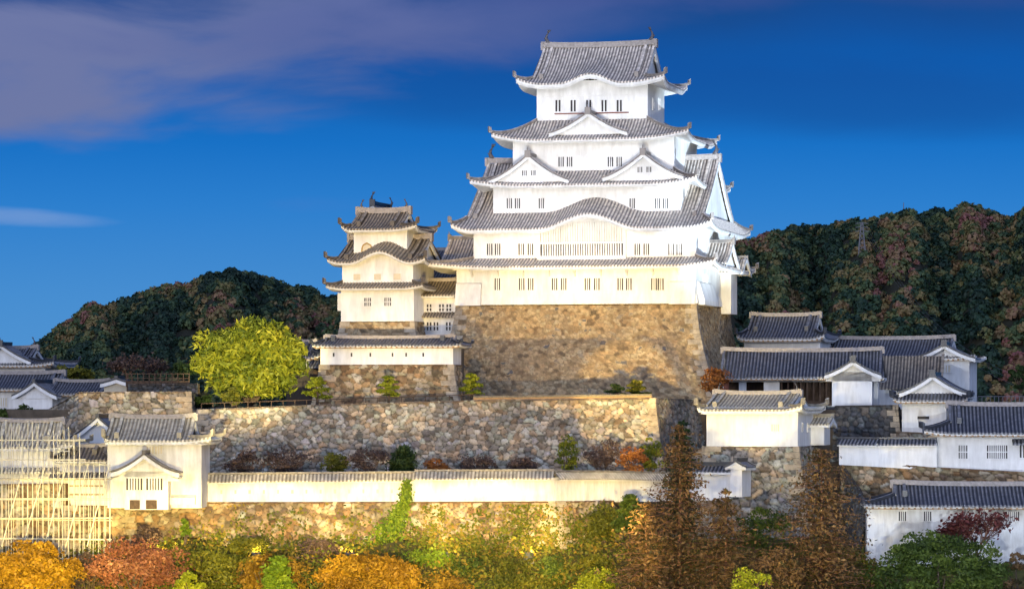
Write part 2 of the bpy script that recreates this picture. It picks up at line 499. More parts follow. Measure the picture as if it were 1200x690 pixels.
def roof(b, e, ze, inner=None, zi=None, ridge=None, zr=None, vg=.3, wall=None, lift=.55, kf=1.1, bump=None, tile=None, white=None,
         band=.32, rise=None, prof=prof_std, nv=8, hipw=.34, hiph=.32, fishes=None, gable_win=False, back=True, ridge_h=.55, name='roof', pitch=PITCH, bfall=0.0):
    """one tier of roof. e: eave rectangle; inner: skirt up to that rectangle; ridge: (g0, g1, yr) hip-and-gable roof"""
    par = b.o
    tile = tile or M_KTILE; white = white or M_WHITE
    X0, X1, Y0, Y1 = e
    mb = MB()
    if inner:
        x0, x1, y0, y1 = inner
        H = zi - ze; zs = 1.0; vgf = 1.0; dep_f = y0 - Y0; dep_b = Y1 - y1
        sx0, sx1 = x0 - X0, X1 - x1; sf, sb = dep_f, dep_b
        corners = [((X0, Y0, 0), (x0, y0, 0)), ((X1, Y0, 0), (x1, y0, 0)), ((X1, Y1, 0), (x1, y1, 0)), ((X0, Y1, 0), (x0, y1, 0))]
        zside = 1.0
    else:
        g0, g1, yr = ridge
        H = zr - ze; zs = 1.0; vgf = vg; dep_f = yr - Y0; dep_b = Y1 - yr
        sx0, sx1 = g0 - X0, X1 - g1; sf, sb = dep_f * vg, dep_b * vg
        corners = [((X0, Y0, 0), (g0, Y0 + sf, 0)), ((X1, Y0, 0), (g1, Y0 + sf, 0)), ((X1, Y1, 0), (g1, Y1 - sb, 0)), ((X0, Y1, 0), (g0, Y1 - sb, 0))]
        zside = vg
    hips = sx0 > .01
    LX, LY = X1 - X0, Y1 - Y0
    kw = dict(ze=ze, H=H, lift=lift, kf=kf, prof=prof, nv=nv, pitch=pitch)
    bf = (lambda u: bump(X0 + u)) if bump else None
    tile_face(mb, (X0, Y0, 0), (1, 0, 0), (0, 1, 0), LX, dep_f, sx0, sx1, vgf, zs=1.0, bump=bf, bfall=bfall, **kw)
    if back:
        tile_face(mb, (X1, Y1, 0), (-1, 0, 0), (0, -1, 0), LX, dep_b, sx1, sx0, vgf, zs=1.0, **kw)
    if hips:
        tile_face(mb, (X1, Y0, 0), (0, 1, 0), (-1, 0, 0), LY, sx1, sf, sb, 1.0, zs=zside, **kw)
        tile_face(mb, (X0, Y1, 0), (0, -1, 0), (1, 0, 0), LY, sx0, sb, sf, 1.0, zs=zside, **kw)
    ro = mb.build(name, tile, par)
    # plastered eave and soffit
    wx0, wx1, wy0, wy1 = wall
    rise = .34 * min(wx0 - X0, wy0 - Y0) if rise is None else rise
    ev = MB()
    quads = [((X0, Y0), (1, 0), (0, 1), LX, (wx0, wy0), (wx1, wy0), sx0, sx1, True), ((X1, Y0), (0, 1), (-1, 0), LY, (wx1, wy0), (wx1, wy1), sf, sb, False),
             ((X1, Y1), (-1, 0), (0, -1), LX, (wx1, wy1), (wx0, wy1), sx1, sx0, False), ((X0, Y1), (0, -1), (1, 0), LY, (wx0, wy1), (wx0, wy0), sb, sf, False)]
    for (o, d, n, Ln, a, c, s0, s1, fr) in quads:
        k = max(16, int(Ln / .7)); rows = [[], [], [], []]
        for i in range(k + 1):
            u = Ln * i / k
            t = 9
            if s0 > 0: t = min(t, u / s0)
            if s1 > 0: t = min(t, (Ln - u) / s1)
            lz = lift * max(0, 1 - t / kf) ** 2
            bz = bump(X0 + u) if (bump and fr) else 0
            zz = ze + lz + bz - .165
            q = (o[0] + d[0] * u + n[0] * .06, o[1] + d[1] * u + n[1] * .06)
            q2 = (q[0] + n[0] * .18, q[1] + n[1] * .18)
            f = i / k
            ip = (a[0] + (c[0] - a[0]) * f, a[1] + (c[1] - a[1]) * f)
            rows[0].append((q[0], q[1], zz + .1)); rows[1].append((q[0], q[1], zz - band * .45))
            rows[2].append((q2[0], q2[1], zz - band)); rows[3].append((ip[0], ip[1], ze + bz - .165 - band + rise))
        ev.grid(rows)
    ev.build('eave', white, ro)
    if tile is M_DTILE or tile is M_LITTILE:
        rf = MB(); n_ = int(LX / .62)
        for i in range(n_ + 1):
            u = .3 + (LX - .6) * i / n_
            t = 9
            if sx0 > 0: t = min(t, u / sx0)
            if sx1 > 0: t = min(t, (LX - u) / sx1)
            zz = ze + lift * max(0, 1 - t / kf) ** 2 - .165 - band * .45
            rf.box(X0 + u - .11, X0 + u + .11, Y0 + .0, Y0 + .2, zz - .16, zz + .06)
        rf.box(X0 + .4, X1 - .4, Y0 + .12, Y0 + .19, ze - .3 - band * .45, ze - .22 - band * .45)
        rf.build('rafter_ends', M_RAFTER if tile is M_DTILE else white, ro)
    if hips:
        for c0, c1 in corners:
            hb = MB(); hb.sweep(hip_path(c0, c1, ze, H, zside, lift, kf, prof), hipw, hiph)
            p0 = hip_path(c0, c1, ze, H, zside, lift, kf, prof)
            dr = (p0[0] - p0[2]); dr.z = 0; dr.normalize()
            hb.sweep([p0[0] - dr * .15, p0[0] + dr * .12 + Vector((0, 0, .1))], [hipw * 1.5, hipw * 1.1], [hiph * 1.9, hiph * 2.1])
            hb.build('hip_ridge', tile, ro)
    if not inner:
        # gable ends
        for g, sgn in ((g0, -1), (g1, 1)):
            ins = .55
            n = 10
            prf = []
            for i in range(n + 1):
                v = vgf + (1 - vgf) * i / n if hips else i / n
                prf.append((Y0 + v * dep_f, ze + H * prof(v)))
            prb = []
            for i in range(n + 1):
                v = vgf + (1 - vgf) * i / n if hips else i / n
                prb.append((Y1 - v * dep_b, ze + H * prof(v)))
            poly = [(g - sgn * ins, y, z - .22) for y, z in prf] + [(g - sgn * ins, y, z - .22) for y, z in prb[::-1][1:]]
            zb = (ze + H * prof(vgf) - .4) if hips else ze - .1
            poly = [(g - sgn * ins, prf[0][0], zb)] + poly + [(g - sgn * ins, prb[0][0], zb)]
            gb = MB(); gb.prism(poly, (-sgn * .12, 0, 0)); go = gb.build('gable', white, ro)
            for pr in (prf, prb):
                bb = MB(); pts = [(g - sgn * .12, y, z - .04) for y, z in pr]
                secs = []
                rows = [[(g, y, z - .06) for y, z in pr], [(g, y, z - .06 - band * 1.5) for y, z in pr], [(g - sgn * .22, y, z - .06 - band * 1.5) for y, z in pr], [(g - sgn * .22, y, z - .06) for y, z in pr]]
                bb.grid(rows + [rows[0]]); bb.build('bargeboard', white, ro)
                vb = MB(); vb.sweep([(g - sgn * .16, y, z) for y, z in pr], .3, .2)
                if hips:
                    vb.sweep([(g - sgn * 1.15, y, z + .04) for y, z in pr], .32, .3)
                    y_, z_ = pr[0]; dy = -1 if pr is prf else 1
                    vb.sweep([(g - sgn * 1.15, y_, z_), (g - sgn * 1.15, y_ + dy * .3, z_ - .05)], .5, .62)
                vb.build('verge_ridge', tile, ro)
        rb = MB()
        L_ = g1 - g0
        pts = [(g0 - .1 + (L_ + .2) * i / 12, yr, zr - .1 + .22 * (abs(i - 6) / 6) ** 3) for i in range(13)]
        rb.sweep(pts, .55, ridge_h); rb.sweep(pts, .38, .14, ridge_h)
        for xx, sg in ((g0, -1), (g1, 1)):
            rb.box(xx - .15 + sg * .12, xx + .15 + sg * .12, yr - .25 - .35 * ridge_h, yr + .25 + .35 * ridge_h, zr - .3, zr + ridge_h * 1.2 + .1)
        rb.build('ridge', M_RIDGE, ro)
        if fishes:
            fish(ro, g0 + .45, yr, zr + ridge_h, fishes, 1); fish(ro, g1 - .45, yr, zr + ridge_h, fishes, -1)
    return ro

def bell(c, W, H):
    def f(x):
        q = abs(x - c) / W
        if q >= 1: return 0.0
        return H * (.5 + .5 * math.cos(math.pi * q)) ** 1.05
    return f

def gabled(par, M, W, H, dep, inset=.6, prof=None, tile=None, white=None, both=False, body=None, barge=.42, name='gable_roof', nv=8, lip=.1, finial=True, flare=.0, wallz=-.3, bh=.09):
    """gable roof with its ridge along local y, front gable at y=0, eaves at z=0 and x=+-W, apex at z=H; a dormer or a roof of its own"""
    tile = tile or M_KTILE; white = white or M_WHITE
    prof = prof or (lambda v: .68 * v + .32 * v * v)
    pf = lambda v: H * prof(v) + flare * (1 - v) ** 3
    mb = MB(M)
    tile_face(mb, (W, 0, 0), (0, 1, 0), (-1, 0, 0), dep, W, 0, 0, 1, 0, 1, 1, 0, 1, prof=pf, nv=nv, lip=lip, bh=bh)
    tile_face(mb, (-W, dep, 0), (0, -1, 0), (1, 0, 0), dep, W, 0, 0, 1, 0, 1, 1, 0, 1, prof=pf, nv=nv, lip=lip, bh=bh)
    ro = mb.build(name, tile, par)
    n = 14
    prl = [(-W + W * i / n, pf(i / n)) for i in range(n + 1)] + [(W - W * (i / n), pf(i / n)) for i in range(n - 1, -1, -1)]
    ends = [(0.0, 1)] + ([(dep, -1)] if both else [])
    for y0, s in ends:
        g = MB(M)
        poly = [(x, y0 + s * inset, z - .16) for x, z in prl]
        poly = [(-W * .97, y0 + s * inset, wallz)] + poly[1:-1] + [(W * .97, y0 + s * inset, wallz)]
        g.prism(poly[::-1], (0, s * .12, 0)); g.build('gable', white, ro)
        bb = MB(M)
        rows = [[(x, y0 + a, z - bz) for x, z in prl] for a, bz in ((0, .05), (0, .05 + barge), (s * .25, .05 + barge), (s * .25, .05))]
        bb.grid(rows + [rows[0]]); bb.build('bargeboard', white, ro)
        # soffit closing the eaves to the gable
        v = MB(M); v.sweep([(x, y0 + s * .14, z) for x, z in prl], .32, .2); v.build('verge_ridge', tile, ro)
    r = MB(M)
    r.sweep([(0, -.12, H + .02), (0, dep * .3, H - .04), (0, dep + (.12 if both else 0), H)], .42, .42)
    if finial:
        r.box(-.36, .36, -.22, .1, H - .25, H + .62)
        r.tube([(0, -.1, H + .6), (0, -.16, H + 1.0)], [.1, .03], 5)
    r.build('ridge', tile, ro)
    for sg in (-1, 1):
        sf = MB(M)
        sf.grid([[(sg * W, 0, -.1), (sg * W, dep, -.1)], [(sg * W * .98, 0, -.34), (sg * W * .98, dep, -.34)], [(sg * (W - .9), 0, -.1), (sg * (W - .9), dep, -.1)]])
        sf.build('eave', white, ro)
    return ro

def walls(b, rect, z0, z1, mat=None, name='wall'):
    mb = MB(); x0, x1, y0, y1 = rect; mb.box(x0, x1, y0, y1, z0, z1)
    return mb.build(name, mat or M_WHITE, b.o)

def window(b, x, y, z0, z1, wd, bars=3, pane=None, side=None, mat=None, proud=.09, sill=None, hbar=False):
    """barred window on a wall plane: side None = front wall at local y, 'R' = right-hand wall at local x (then y is the place along it)"""
    mat = mat or M_WHITE; pane = pane or M_DARK
    if side == 'R': M = Matrix.Translation((x, y, 0)) @ Matrix.Rotation(R(90), 4, 'Z')
    else: M = Matrix.Translation((x, y, 0))
    h = wd / 2; t = .1
    mb = MB(M)
    mb.box(-h - t, h + t, -proud, .02, z1, z1 + t); mb.box(-h - t, h + t, -proud - .03, .02, z0 - t, z0)
    mb.box(-h - t, -h, -proud, .02, z0, z1); mb.box(h, h + t, -proud, .02, z0, z1)
    for i in range(bars):
        c = -h + wd * (i + 1) / (bars + 1); bw = min(.075, wd / (bars + 1) * .26)
        mb.box(c - bw, c + bw, -proud + .02, -.024, z0 + .002, z1 - .002)
    if hbar: mb.box(-h, h, -proud + .005, -.03, (z0 + z1) / 2 - .05, (z0 + z1) / 2 + .05)
    o = mb.build('window', mat, b.o)
    pb = MB(M); pb.box(-h + .002, h - .002, -.022, .01, z0 + .002, z1 - .002); pb.build('pane', pane, o)
    return o

# ------------------------------------------------------------------ stone walls
def voronoi(S, Hh, cs, ch, seed):
    """nearest and second distance of points to jittered seeds; returns edge distance, two random values of the stone"""
    rg = np.random.default_rng(seed)
    NX, NY = 512, 128
    jx = rg.random((NX, NY)); jy = rg.random((NX, NY)); r1 = rg.random((NX, NY)); r2 = rg.random((NX, NY))
    wt = rg.random((NX, NY)) ** 2 * .42
    u = S / cs; v = Hh / ch
    iu = np.floor(u).astype(int); iv = np.floor(v).astype(int)
    f1 = np.full(S.shape, 9.0); f2 = np.full(S.shape, 9.0); a = np.zeros(S.shape); b = np.zeros(S.shape)
    for di in (-1, 0, 1):
        for dj in (-1, 0, 1):
            ci = (iu + di) % NX; cj = (iv + dj) % NY
            x = iu + di + .08 + .84 * jx[ci, cj]; y = iv + dj + .08 + .84 * jy[ci, cj]
            d = np.sqrt((u - x) ** 2 + (v - y) ** 2) - wt[ci, cj]
            closer = d < f1
            f2 = np.where(closer, f1, np.minimum(f2, d))
            a = np.where(closer, r1[ci, cj], a); b = np.where(closer, r2[ci, cj], b)
            f1 = np.where(closer, d, f1)
    return f2 - f1, a, b

def stone_face(path, zb, batter, res=.14, cs=.9, ch=.7, depth=.2, seed=1, power=1.6, jgap=.17):
    """arrays for a battered rubble wall below the polyline path [(x, y, ztop)], leaning outwards to the right-hand side of the path direction"""
    P = np.array([(p[0], p[1], p[2]) for p in path], float)
    seg = np.sqrt(((P[1:, :2] - P[:-1, :2]) ** 2).sum(1)); acc = np.concatenate([[0], np.cumsum(seg)])
    tot = acc[-1]
    ns = int(tot / res) + 1
    s = np.unique(np.concatenate([np.linspace(0, tot, ns), acc]))
    x = np.interp(s, acc, P[:, 0]); y = np.interp(s, acc, P[:, 1]); zt = np.interp(s, acc, P[:, 2])
    # segment normals, mitred at corners
    d = (P[1:, :2] - P[:-1, :2]) / seg[:, None]
    nn = np.stack([d[:, 1], -d[:, 0]], 1)
    vn = np.zeros((len(P), 2)); vn[0] = nn[0]; vn[-1] = nn[-1]
    for i in range(1, len(P) - 1):
        m = nn[i - 1] + nn[i]; m /= np.linalg.norm(m); vn[i] = m / max(.35, m @ nn[i])
    nx = np.zeros_like(s); ny = np.zeros_like(s); mx_ = np.zeros_like(s); my_ = np.zeros_like(s)
    for i in range(len(seg)):
        k = (s >= acc[i] - 1e-9) & (s <= acc[i + 1] + 1e-9)
        t = (s[k] - acc[i]) / seg[i]
        # wall foot slides along the path linearly between the two mitres
        mx_[k] = vn[i, 0] * (1 - t) + vn[i + 1, 0] * t; my_[k] = vn[i, 1] * (1 - t) + vn[i + 1, 1] * t
        nx[k] = nn[i, 0]; ny[k] = nn[i, 1]
    hmax = (zt - zb).max(); nh = int(hmax / res) + 1
    t = np.linspace(0, 1, nh + 1)
    SS, TT = np.meshgrid(s, t, indexing='ij')
    Hh = (zt[:, None] - zb) * TT
    e, a, b = voronoi(SS + 37.3 + .22 * np.sin(Hh * 1.7 + seed) , Hh + 11.7 + .15 * np.sin(SS * 1.1), cs, ch, seed)
    rel = np.clip(e / (jgap * 2.2), 0, 1); rel = rel * rel * (3 - 2 * rel)
    disp = depth * 1.25 * (rel - 1) + depth * .6 * (b - .5)
    off = batter * TT ** power
    V = np.stack([x[:, None] + mx_[:, None] * off + nx[:, None] * disp, y[:, None] + my_[:, None] * off + ny[:, None] * disp, zt[:, None] - Hh + 0 * SS], -1)
    colr = np.stack([a, b, np.clip(1 - e / jgap, 0, 1) * .9, np.ones_like(a)], -1)
    ni, nj = V.shape[:2]
    idx = np.arange(ni * nj).reshape(ni, nj)
    Fc = np.stack([idx[:-1, :-1], idx[:-1, 1:], idx[1:, 1:], idx[1:, :-1]], -1).reshape(-1, 4)
    return V.reshape(-1, 3), Fc, colr.reshape(-1, 4), np.array(P)

def stone_wall(name, label, path, zb, batter, mat, cap=1.2, cat='stone wall', group=None, parent=None, **k):
    V, Fc, C, P = stone_face(path, zb, batter, **k)
    org = Vector((float(P[:, 0].mean()), float(P[:, 1].mean()), zb))
    V = V - np.array(org)
    o = np_mesh(name, V, Fc, mat, parent, vcol=C, smooth=False)
    o.location = org
    # long and short corner stones
    d_ = P[1:, :2] - P[:-1, :2]; d_ /= np.linalg.norm(d_, axis=1)[:, None]
    for i in range(1, len(P) - 1):
        if abs(d_[i - 1] @ d_[i]) > .75: continue
        n1 = np.array([d_[i - 1][1], -d_[i - 1][0]]); n2 = np.array([d_[i][1], -d_[i][0]]); m = n1 + n2; m /= np.linalg.norm(m); m /= max(.35, m @ n1)
        Ht = P[i, 2] - zb; nb_ = max(4, int(Ht / .62)); q_ = MB(); rq = random.Random(i + int(Ht * 7))
        pw = k.get('power', 1.6)
        for b_ in range(nb_):
            t0, t1 = b_ / nb_, (b_ + 1) / nb_ - .05 / Ht
            La, Lb = (1.5, .75) if b_ % 2 else (.75, 1.5)
            La *= rq.uniform(.8, 1.25); Lb *= rq.uniform(.8, 1.25)
            ring = []
            for t_ in (t1, t0):
                c_ = P[i, :2] + m * (batter * t_ ** pw + .05); z_ = P[i, 2] - Ht * t_
                A_ = c_ - d_[i - 1] * La; B_ = c_ + d_[i] * Lb; I_ = c_ - d_[i - 1] * La + d_[i] * Lb
                ring.append([q_.p(v_[0] - org.x, v_[1] - org.y, z_ - org.z) for v_ in (A_, c_, B_, I_)])
            q_.face(ring[0][::-1]); q_.face(ring[1])
            for a_ in range(4):
                e_ = (a_ + 1) % 4; q_.face((ring[0][a_], ring[0][e_], ring[1][e_], ring[1][a_]))
        q_.build('corner_stones', M_QUOIN, o)
    # flat top course going back from the edge
    if label: tag(o, label, cat, group)
    if cap > 0:
        d = P[1:, :2] - P[:-1, :2]; d /= np.linalg.norm(d, axis=1)[:, None]
        vn = []
        for i in range(len(P)):
            a = d[max(0, i - 1)]; c = d[min(len(d) - 1, i)]
            n1 = np.array([a[1], -a[0]]); n2 = np.array([c[1], -c[0]]); m = n1 + n2; m /= np.linalg.norm(m); vn.append(m / max(.35, m @ n1))
        mb = MB()
        rows = [[(P[i, 0] - vn[i][0] * q - org.x, P[i, 1] - vn[i][1] * q - org.y, P[i, 2] - .03 - org.z - dz) for i in range(len(P))] for q, dz in ((-.06, .12), (.05, 0), (cap, 0), (cap, 3.0))]
        mb.grid(rows)
        c = mb.build('coping', mat, o)
    return o

# ------------------------------------------------------------------ plants
def leaf_quads(C, Nn, size, jitter=.9, aspect=1.5, rg=RNG):
    """a bent leaf spray (quad) at each centre with rough normal Nn"""
    n = len(C)
    Nv = Nn + rg.normal(0, jitter, (n, 3)); Nv /= np.linalg.norm(Nv, axis=1)[:, None] + 1e-9
    T = rg.normal(0, 1, (n, 3)); T -= (T * Nv).sum(1)[:, None] * Nv; T /= np.linalg.norm(T, axis=1)[:, None] + 1e-9
    Bv = np.cross(Nv, T)
    sz = size * (.6 + .8 * rg.random(n))[:, None]
    a = T * sz * aspect * .5; b = Bv * sz * .5
    V = np.stack([C - a, C - b * .9, C + a, C + b * .9], 1).reshape(-1, 3)
    Fc = np.arange(n * 4).reshape(n, 4)
    return V, Fc

def crown_points(center, rad, n_cl, cl_r, per, rg, shell=.55, squash=.75, lump=.25):
    c = np.array(center); r = np.array(rad)
    D = rg.normal(0, 1, (n_cl, 3)); D /= np.linalg.norm(D, axis=1)[:, None]
    q = (shell + (1 - shell) * rg.random(n_cl) ** .6) * (1 - lump * rg.random(n_cl))
    CC = c + D * q[:, None] * r
    CC[:, 2] = np.maximum(CC[:, 2], c[2] - r[2] * .8)
    R_ = cl_r * (.65 + .7 * rg.random(n_cl))
    E = rg.normal(0, 1, (n_cl, per, 3)); E /= np.linalg.norm(E, axis=2)[..., None]
    E[..., 2] = np.where(E[..., 2] < -.3, -E[..., 2], E[..., 2])
    rr = R_[:, None, None] * (.55 + .5 * rg.random((n_cl, per, 1)))
    Pn = CC[:, None, :] + E * rr * np.array([1, 1, squash])
    tone = np.repeat(rg.random(n_cl)[:, None] * .6, per, 1) + .4 * rg.random((n_cl, per))
    return Pn.reshape(-1, 3), E.reshape(-1, 3), tone.reshape(-1), CC

def tonecol(t):
    c = np.ones((len(t), 4)); c[:, 0] = np.clip(t, 0, 1); c[:, 1] = t; c[:, 2] = t
    return c

def tree(name, label, cat, px, pbase, Y, ptop, wpx, mat, n_cl=60, per=45, leaf=.38, cl_r=None, trunk=.35, bark=None, dpx=None, group=None, seed=1, low=.25, shell=.55, lump=.25, squash=.75, jitter=.9, aspect=1.5):
    """broadleaf: tapered trunk, limbs, crown of leaf sprays in clumps. sizes given by photo rows and columns at depth Y"""
    rg = np.random.default_rng(seed)
    k = Y / F
    H = (pbase - ptop) * k; Wd = wpx * k / 2
    base = PT(px, pbase, Y)
    t = thing(name, label, cat, base, 0, group)
    zc = H * (low + 1) / 2; rz = H * (1 - low) / 2
    Pn, E, tone, CC = crown_points((0, 0, zc), (Wd * .88, Wd * .8, rz * .9), int(n_cl * 1.15), cl_r or Wd * .26, int(per * 1.9), rg, shell, squash, lump)
    V, Fc = leaf_quads(Pn, E, leaf * .72, jitter, aspect, rg)
    np_mesh('crown', V, Fc, mat, t, fcol=tonecol(tone))
    mb = MB()
    r0 = trunk
    mb.tube([(0, 0, -.8), (r0 * .15, 0, H * low * .5), (-r0 * .2, r0 * .2, H * low), (0, 0, zc)], [r0 * 1.25, r0, r0 * .75, r0 * .3], 8)
    for i in range(min(9, n_cl)):
        e = CC[i]
        st = Vector((0, 0, H * low * (.75 + .3 * rg.random())))
        mid = st.lerp(Vector(e), .5) + Vector((0, 0, rz * .12))
        mb.tube([st, mid, Vector(e)], [r0 * .42, r0 * .26, r0 * .07], 5)
    mb.build('trunk', bark or M_BARK, t, True)
    return t

def conifer(name, label, cat, px, pbase, Y, ptop, wpx, mat, levels=22, leaf=.4, trunk=.3, bark=None, group=None, seed=1, dens=12, droop=.25, open_=.0, low=.12):
    rg = np.random.default_rng(seed)
    k = Y / F
    H = (pbase - ptop) * k; Wd = wpx * k / 2
    t = thing(name, label, cat, PT(px, pbase, Y), 0, group)
    Pn = []; tn = []; Nn = []
    mb = MB()
    mb.tube([(0, 0, -1), (0, 0, H * .3), (.1, 0, H * .7), (0, 0, H * .99)], [trunk, trunk * .8, trunk * .42, .03], 8)
    for l in range(levels):
        f = low + (1 - low) * (l + rg.random() * .5) / levels
        Lr = Wd * (1 - f) ** .62 * (.75 + .4 * rg.random()) + .15
        nb = int(5 + 4 * (1 - f))
        a0 = rg.random() * 6.28
        for i in range(nb):
            a = a0 + 6.28 * i / nb + rg.normal(0, .25)
            ln = Lr * (.5 + .7 * rg.random())
            st = Vector((0, 0, f * H)); en = Vector((math.cos(a) * ln, math.sin(a) * ln, f * H + ln * (.12 - droop * rg.random())))
            mb.tube([st, st.lerp(en, .5) + Vector((0, 0, ln * .06)), en], [trunk * .2 * (1 - f) + .03, .04, .015], 4)
            m = int(dens * 2 * (1.2 + ln)); m = max(8, m)
            q = rg.random(m) ** .7
            base = np.array(st)[None] + (np.array(en) - np.array(st))[None] * q[:, None]
            spread = ln * .20 + .12
            Pn.append(base + rg.normal(0, 1, (m, 3)) * np.array([spread, spread, spread * .45]))
            tn.append(np.clip(rg.random() * .5 + .5 * rg.random(m), 0, 1)); Nn.append(np.tile((0, 0, 1.0), (m, 1)) + np.array([math.cos(a) * .5, math.sin(a) * .5, 0]))
    Pn = np.concatenate(Pn); tn = np.concatenate(tn); Nn = np.concatenate(Nn)
    V, Fc = leaf_quads(Pn, Nn, leaf * .72, .7, 2.2, rg)
    np_mesh('crown', V, Fc, mat, t, fcol=tonecol(tn))
    mb.build('trunk', bark or M_BARK, t, True)
    return t

def bare_tree(name, label, cat, px, pbase, Y, ptop, wpx, mat, seed=1, leafmat_=None, leaves=0, group=None, depth=5):
    rg = random.Random(seed)
    k = Y / F
    H = (pbase - ptop) * k; Wd = wpx * k / 2
    t = thing(name, label, cat, PT(px, pbase, Y), 0, group)
    mb = MB(); tips = []
    def grow(p, d, ln, r, lev):
        e = p + d * ln
        mid = p.lerp(e, .5) + Vector((rg.uniform(-1, 1), rg.uniform(-1, 1), rg.uniform(-1, 1))) * ln * .08
        mb.tube([p, mid, e], [r, r * .85, r * .68], 5 if lev < 2 else 3)
        if lev >= depth:
            tips.append(e); return
        for i in range(3 if lev > 0 else 5):
            a = rg.uniform(0, 6.28); s = rg.uniform(.35, .85)
            nd_ = (d + Vector((math.cos(a) * s * Wd / H * 2.2, math.sin(a) * s * Wd / H * 2.2, rg.uniform(-.15, .25)))).normalized()
            grow(e if i else p.lerp(e, .8), nd_, ln * rg.uniform(.6, .85), r * .62, lev + 1)
    grow(Vector((0, 0, -.3)), Vector((0, 0, 1)), H * .27, H * .022, 0)
    mb.build('trunk', mat, t)
    if leaves:
        r2 = np.random.default_rng(seed)
        T = np.array([tuple(q) for q in tips]); ix = r2.integers(0, len(T), leaves)
        Pn = T[ix] + r2.normal(0, .35, (leaves, 3))
        V, Fc = leaf_quads(Pn, np.tile((0, 0, 1.0), (leaves, 1)), .3, 1.2, 1.4, r2)
        np_mesh('crown', V, Fc, leafmat_, t, fcol=tonecol(r2.random(leaves)))
    return t

def shrub(name, label, cat, px, pbase, Y, ptop, wpx, mat, n_cl=22, per=40, leaf=.26, group=None, seed=1, lump=.3, shell=.5, cl=.36, dy=None, squash=.8):
    rg = np.random.default_rng(seed)
    k = Y / F
    H = (pbase - ptop) * k; Wd = wpx * k / 2
    t = thing(name, label, cat, PT(px, pbase, Y), 0, group)
    Pn, E, tone, CC = crown_points((0, 0, H * .48), (Wd * .85, (dy or Wd * .7), H * .46), n_cl, min(Wd, H) * cl, int(per * 1.8), rg, shell, squash, lump)
    V, Fc = leaf_quads(Pn, E, leaf * .75, .9, 1.5, rg)
    np_mesh('foliage', V, Fc, mat, t, fcol=tonecol(tone))
    mb = MB()
    for i in range(min(6, n_cl)):
        e = Vector(CC[i]); mb.tube([(0, 0, -.4), e * .5 + Vector((0, 0, .1)), e], [.09, .06, .02], 5)
    mb.build('stem', M_BARK, t)
    return t

def cloud_pine(name, label, px, pbase, Y, ptop, wpx, mat, pads=6, seed=1, group=None):
    """garden pine clipped into flat pads on a crooked trunk"""
    rg = np.random.default_rng(seed); k = Y / F
    H = (pbase - ptop) * k; Wd = wpx * k / 2
    t = thing(name, label, 'pine', PT(px, pbase, Y), 0, group)
    mb = MB(); mb.tube([(0, 0, -.4), (.15, 0, H * .3), (-.1, 0, H * .65), (0, 0, H * .93)], [.16, .13, .09, .04], 7)
    Ps, Es, Ts = [], [], []
    for i in range(pads):
        f = .22 + .74 * i / (pads - 1)
        side = (-1) ** i
        rr = Wd * (.78 - .45 * f) + .25
        cx = side * Wd * (.5 - .42 * f) * (1 if i < pads - 1 else 0)
        c = (cx, rg.normal(0, .3), H * f)
        mb.tube([(0, 0, H * f - .3), (cx * .6, c[1] * .6, H * f - .1), c], [.07, .05, .03], 5)
        P_, E_, T_, _ = crown_points(c, (rr, rr * .9, H * .09), 14, rr * .33, 34, rg, .4, .45, .2)
        Ps.append(P_); Es.append(E_ + np.array([0, 0, .8])); Ts.append(T_)
    V, Fc = leaf_quads(np.concatenate(Ps), np.concatenate(Es), .2, .7, 1.6, rg)
    np_mesh('crown', V, Fc, mat, t, fcol=tonecol(np.concatenate(Ts)))
    mb.build('trunk', M_BARK, t, True)
    return t

L_YEL = leafmat('leaf_yellow_green', [(0, (.035, .055, .006)), (.35, (.11, .14, .012)), (.7, (.24, .25, .018)), (1, (.36, .33, .03))])
L_PINE = leafmat('leaf_clipped_pine', [(0, (.09, .12, .008)), (.5, (.24, .27, .016)), (1, (.40, .40, .03))])
L_DPINE = leafmat('leaf_dark_pine', [(0, (.010, .022, .008)), (.5, (.025, .05, .014)), (1, (.06, .09, .02))])
L_GREEN = leafmat('leaf_green', [(0, (.02, .034, .007)), (.5, (.06, .095, .014)), (1, (.14, .18, .025))])
L_OLIVE = leafmat('leaf_olive', [(0, (.035, .045, .006)), (.5, (.11, .115, .012)), (1, (.24, .21, .02))])
L_GOLD = leafmat('leaf_gold', [(0, (.14, .07, .006)), (.5, (.34, .18, .012)), (1, (.50, .30, .02))])
L_OCHRE = leafmat('leaf_ochre', [(0, (.07, .04, .006)), (.5, (.20, .11, .012)), (1, (.36, .22, .02))])
L_PINK = leafmat('leaf_rose_red', [(0, (.13, .045, .025)), (.5, (.27, .10, .05)), (1, (.40, .20, .10))])
L_RUST = leafmat('leaf_rust', [(0, (.03, .035, .012)), (.3, (.075, .055, .02)), (.6, (.17, .092, .036)), (1, (.29, .18, .07))])
L_BROWN = leafmat('leaf_brown', [(0, (.05, .035, .03)), (.5, (.105, .07, .058)), (1, (.18, .115, .08))])
L_ORANGE = leafmat('leaf_orange', [(0, (.16, .05, .012)), (.5, (.34, .12, .025)), (1, (.5, .22, .05))])
HS = [(0, (.008, .018, .012)), (.30, (.016, .034, .018)), (.48, (.040, .058, .022)), (.62, (.085, .078, .028)), (.80, (.125, .085, .038)), (.93, (.125, .07, .042)), (1, (.125, .05, .045))]
L_HILL = leafmat('leaf_hill', [(p, tuple(q * 1.75 for q in c)) for p, c in HS], .1)
L_IVY = leafmat('leaf_ivy', [(0, (.05, .09, .006)), (.5, (.12, .19, .012)), (1, (.24, .30, .02))])
L_CREEP = leafmat('leaf_creeper', [(0, (.06, .055, .008)), (.35, (.10, .13, .012)), (.6, (.20, .17, .02)), (1, (.32, .19, .03))])
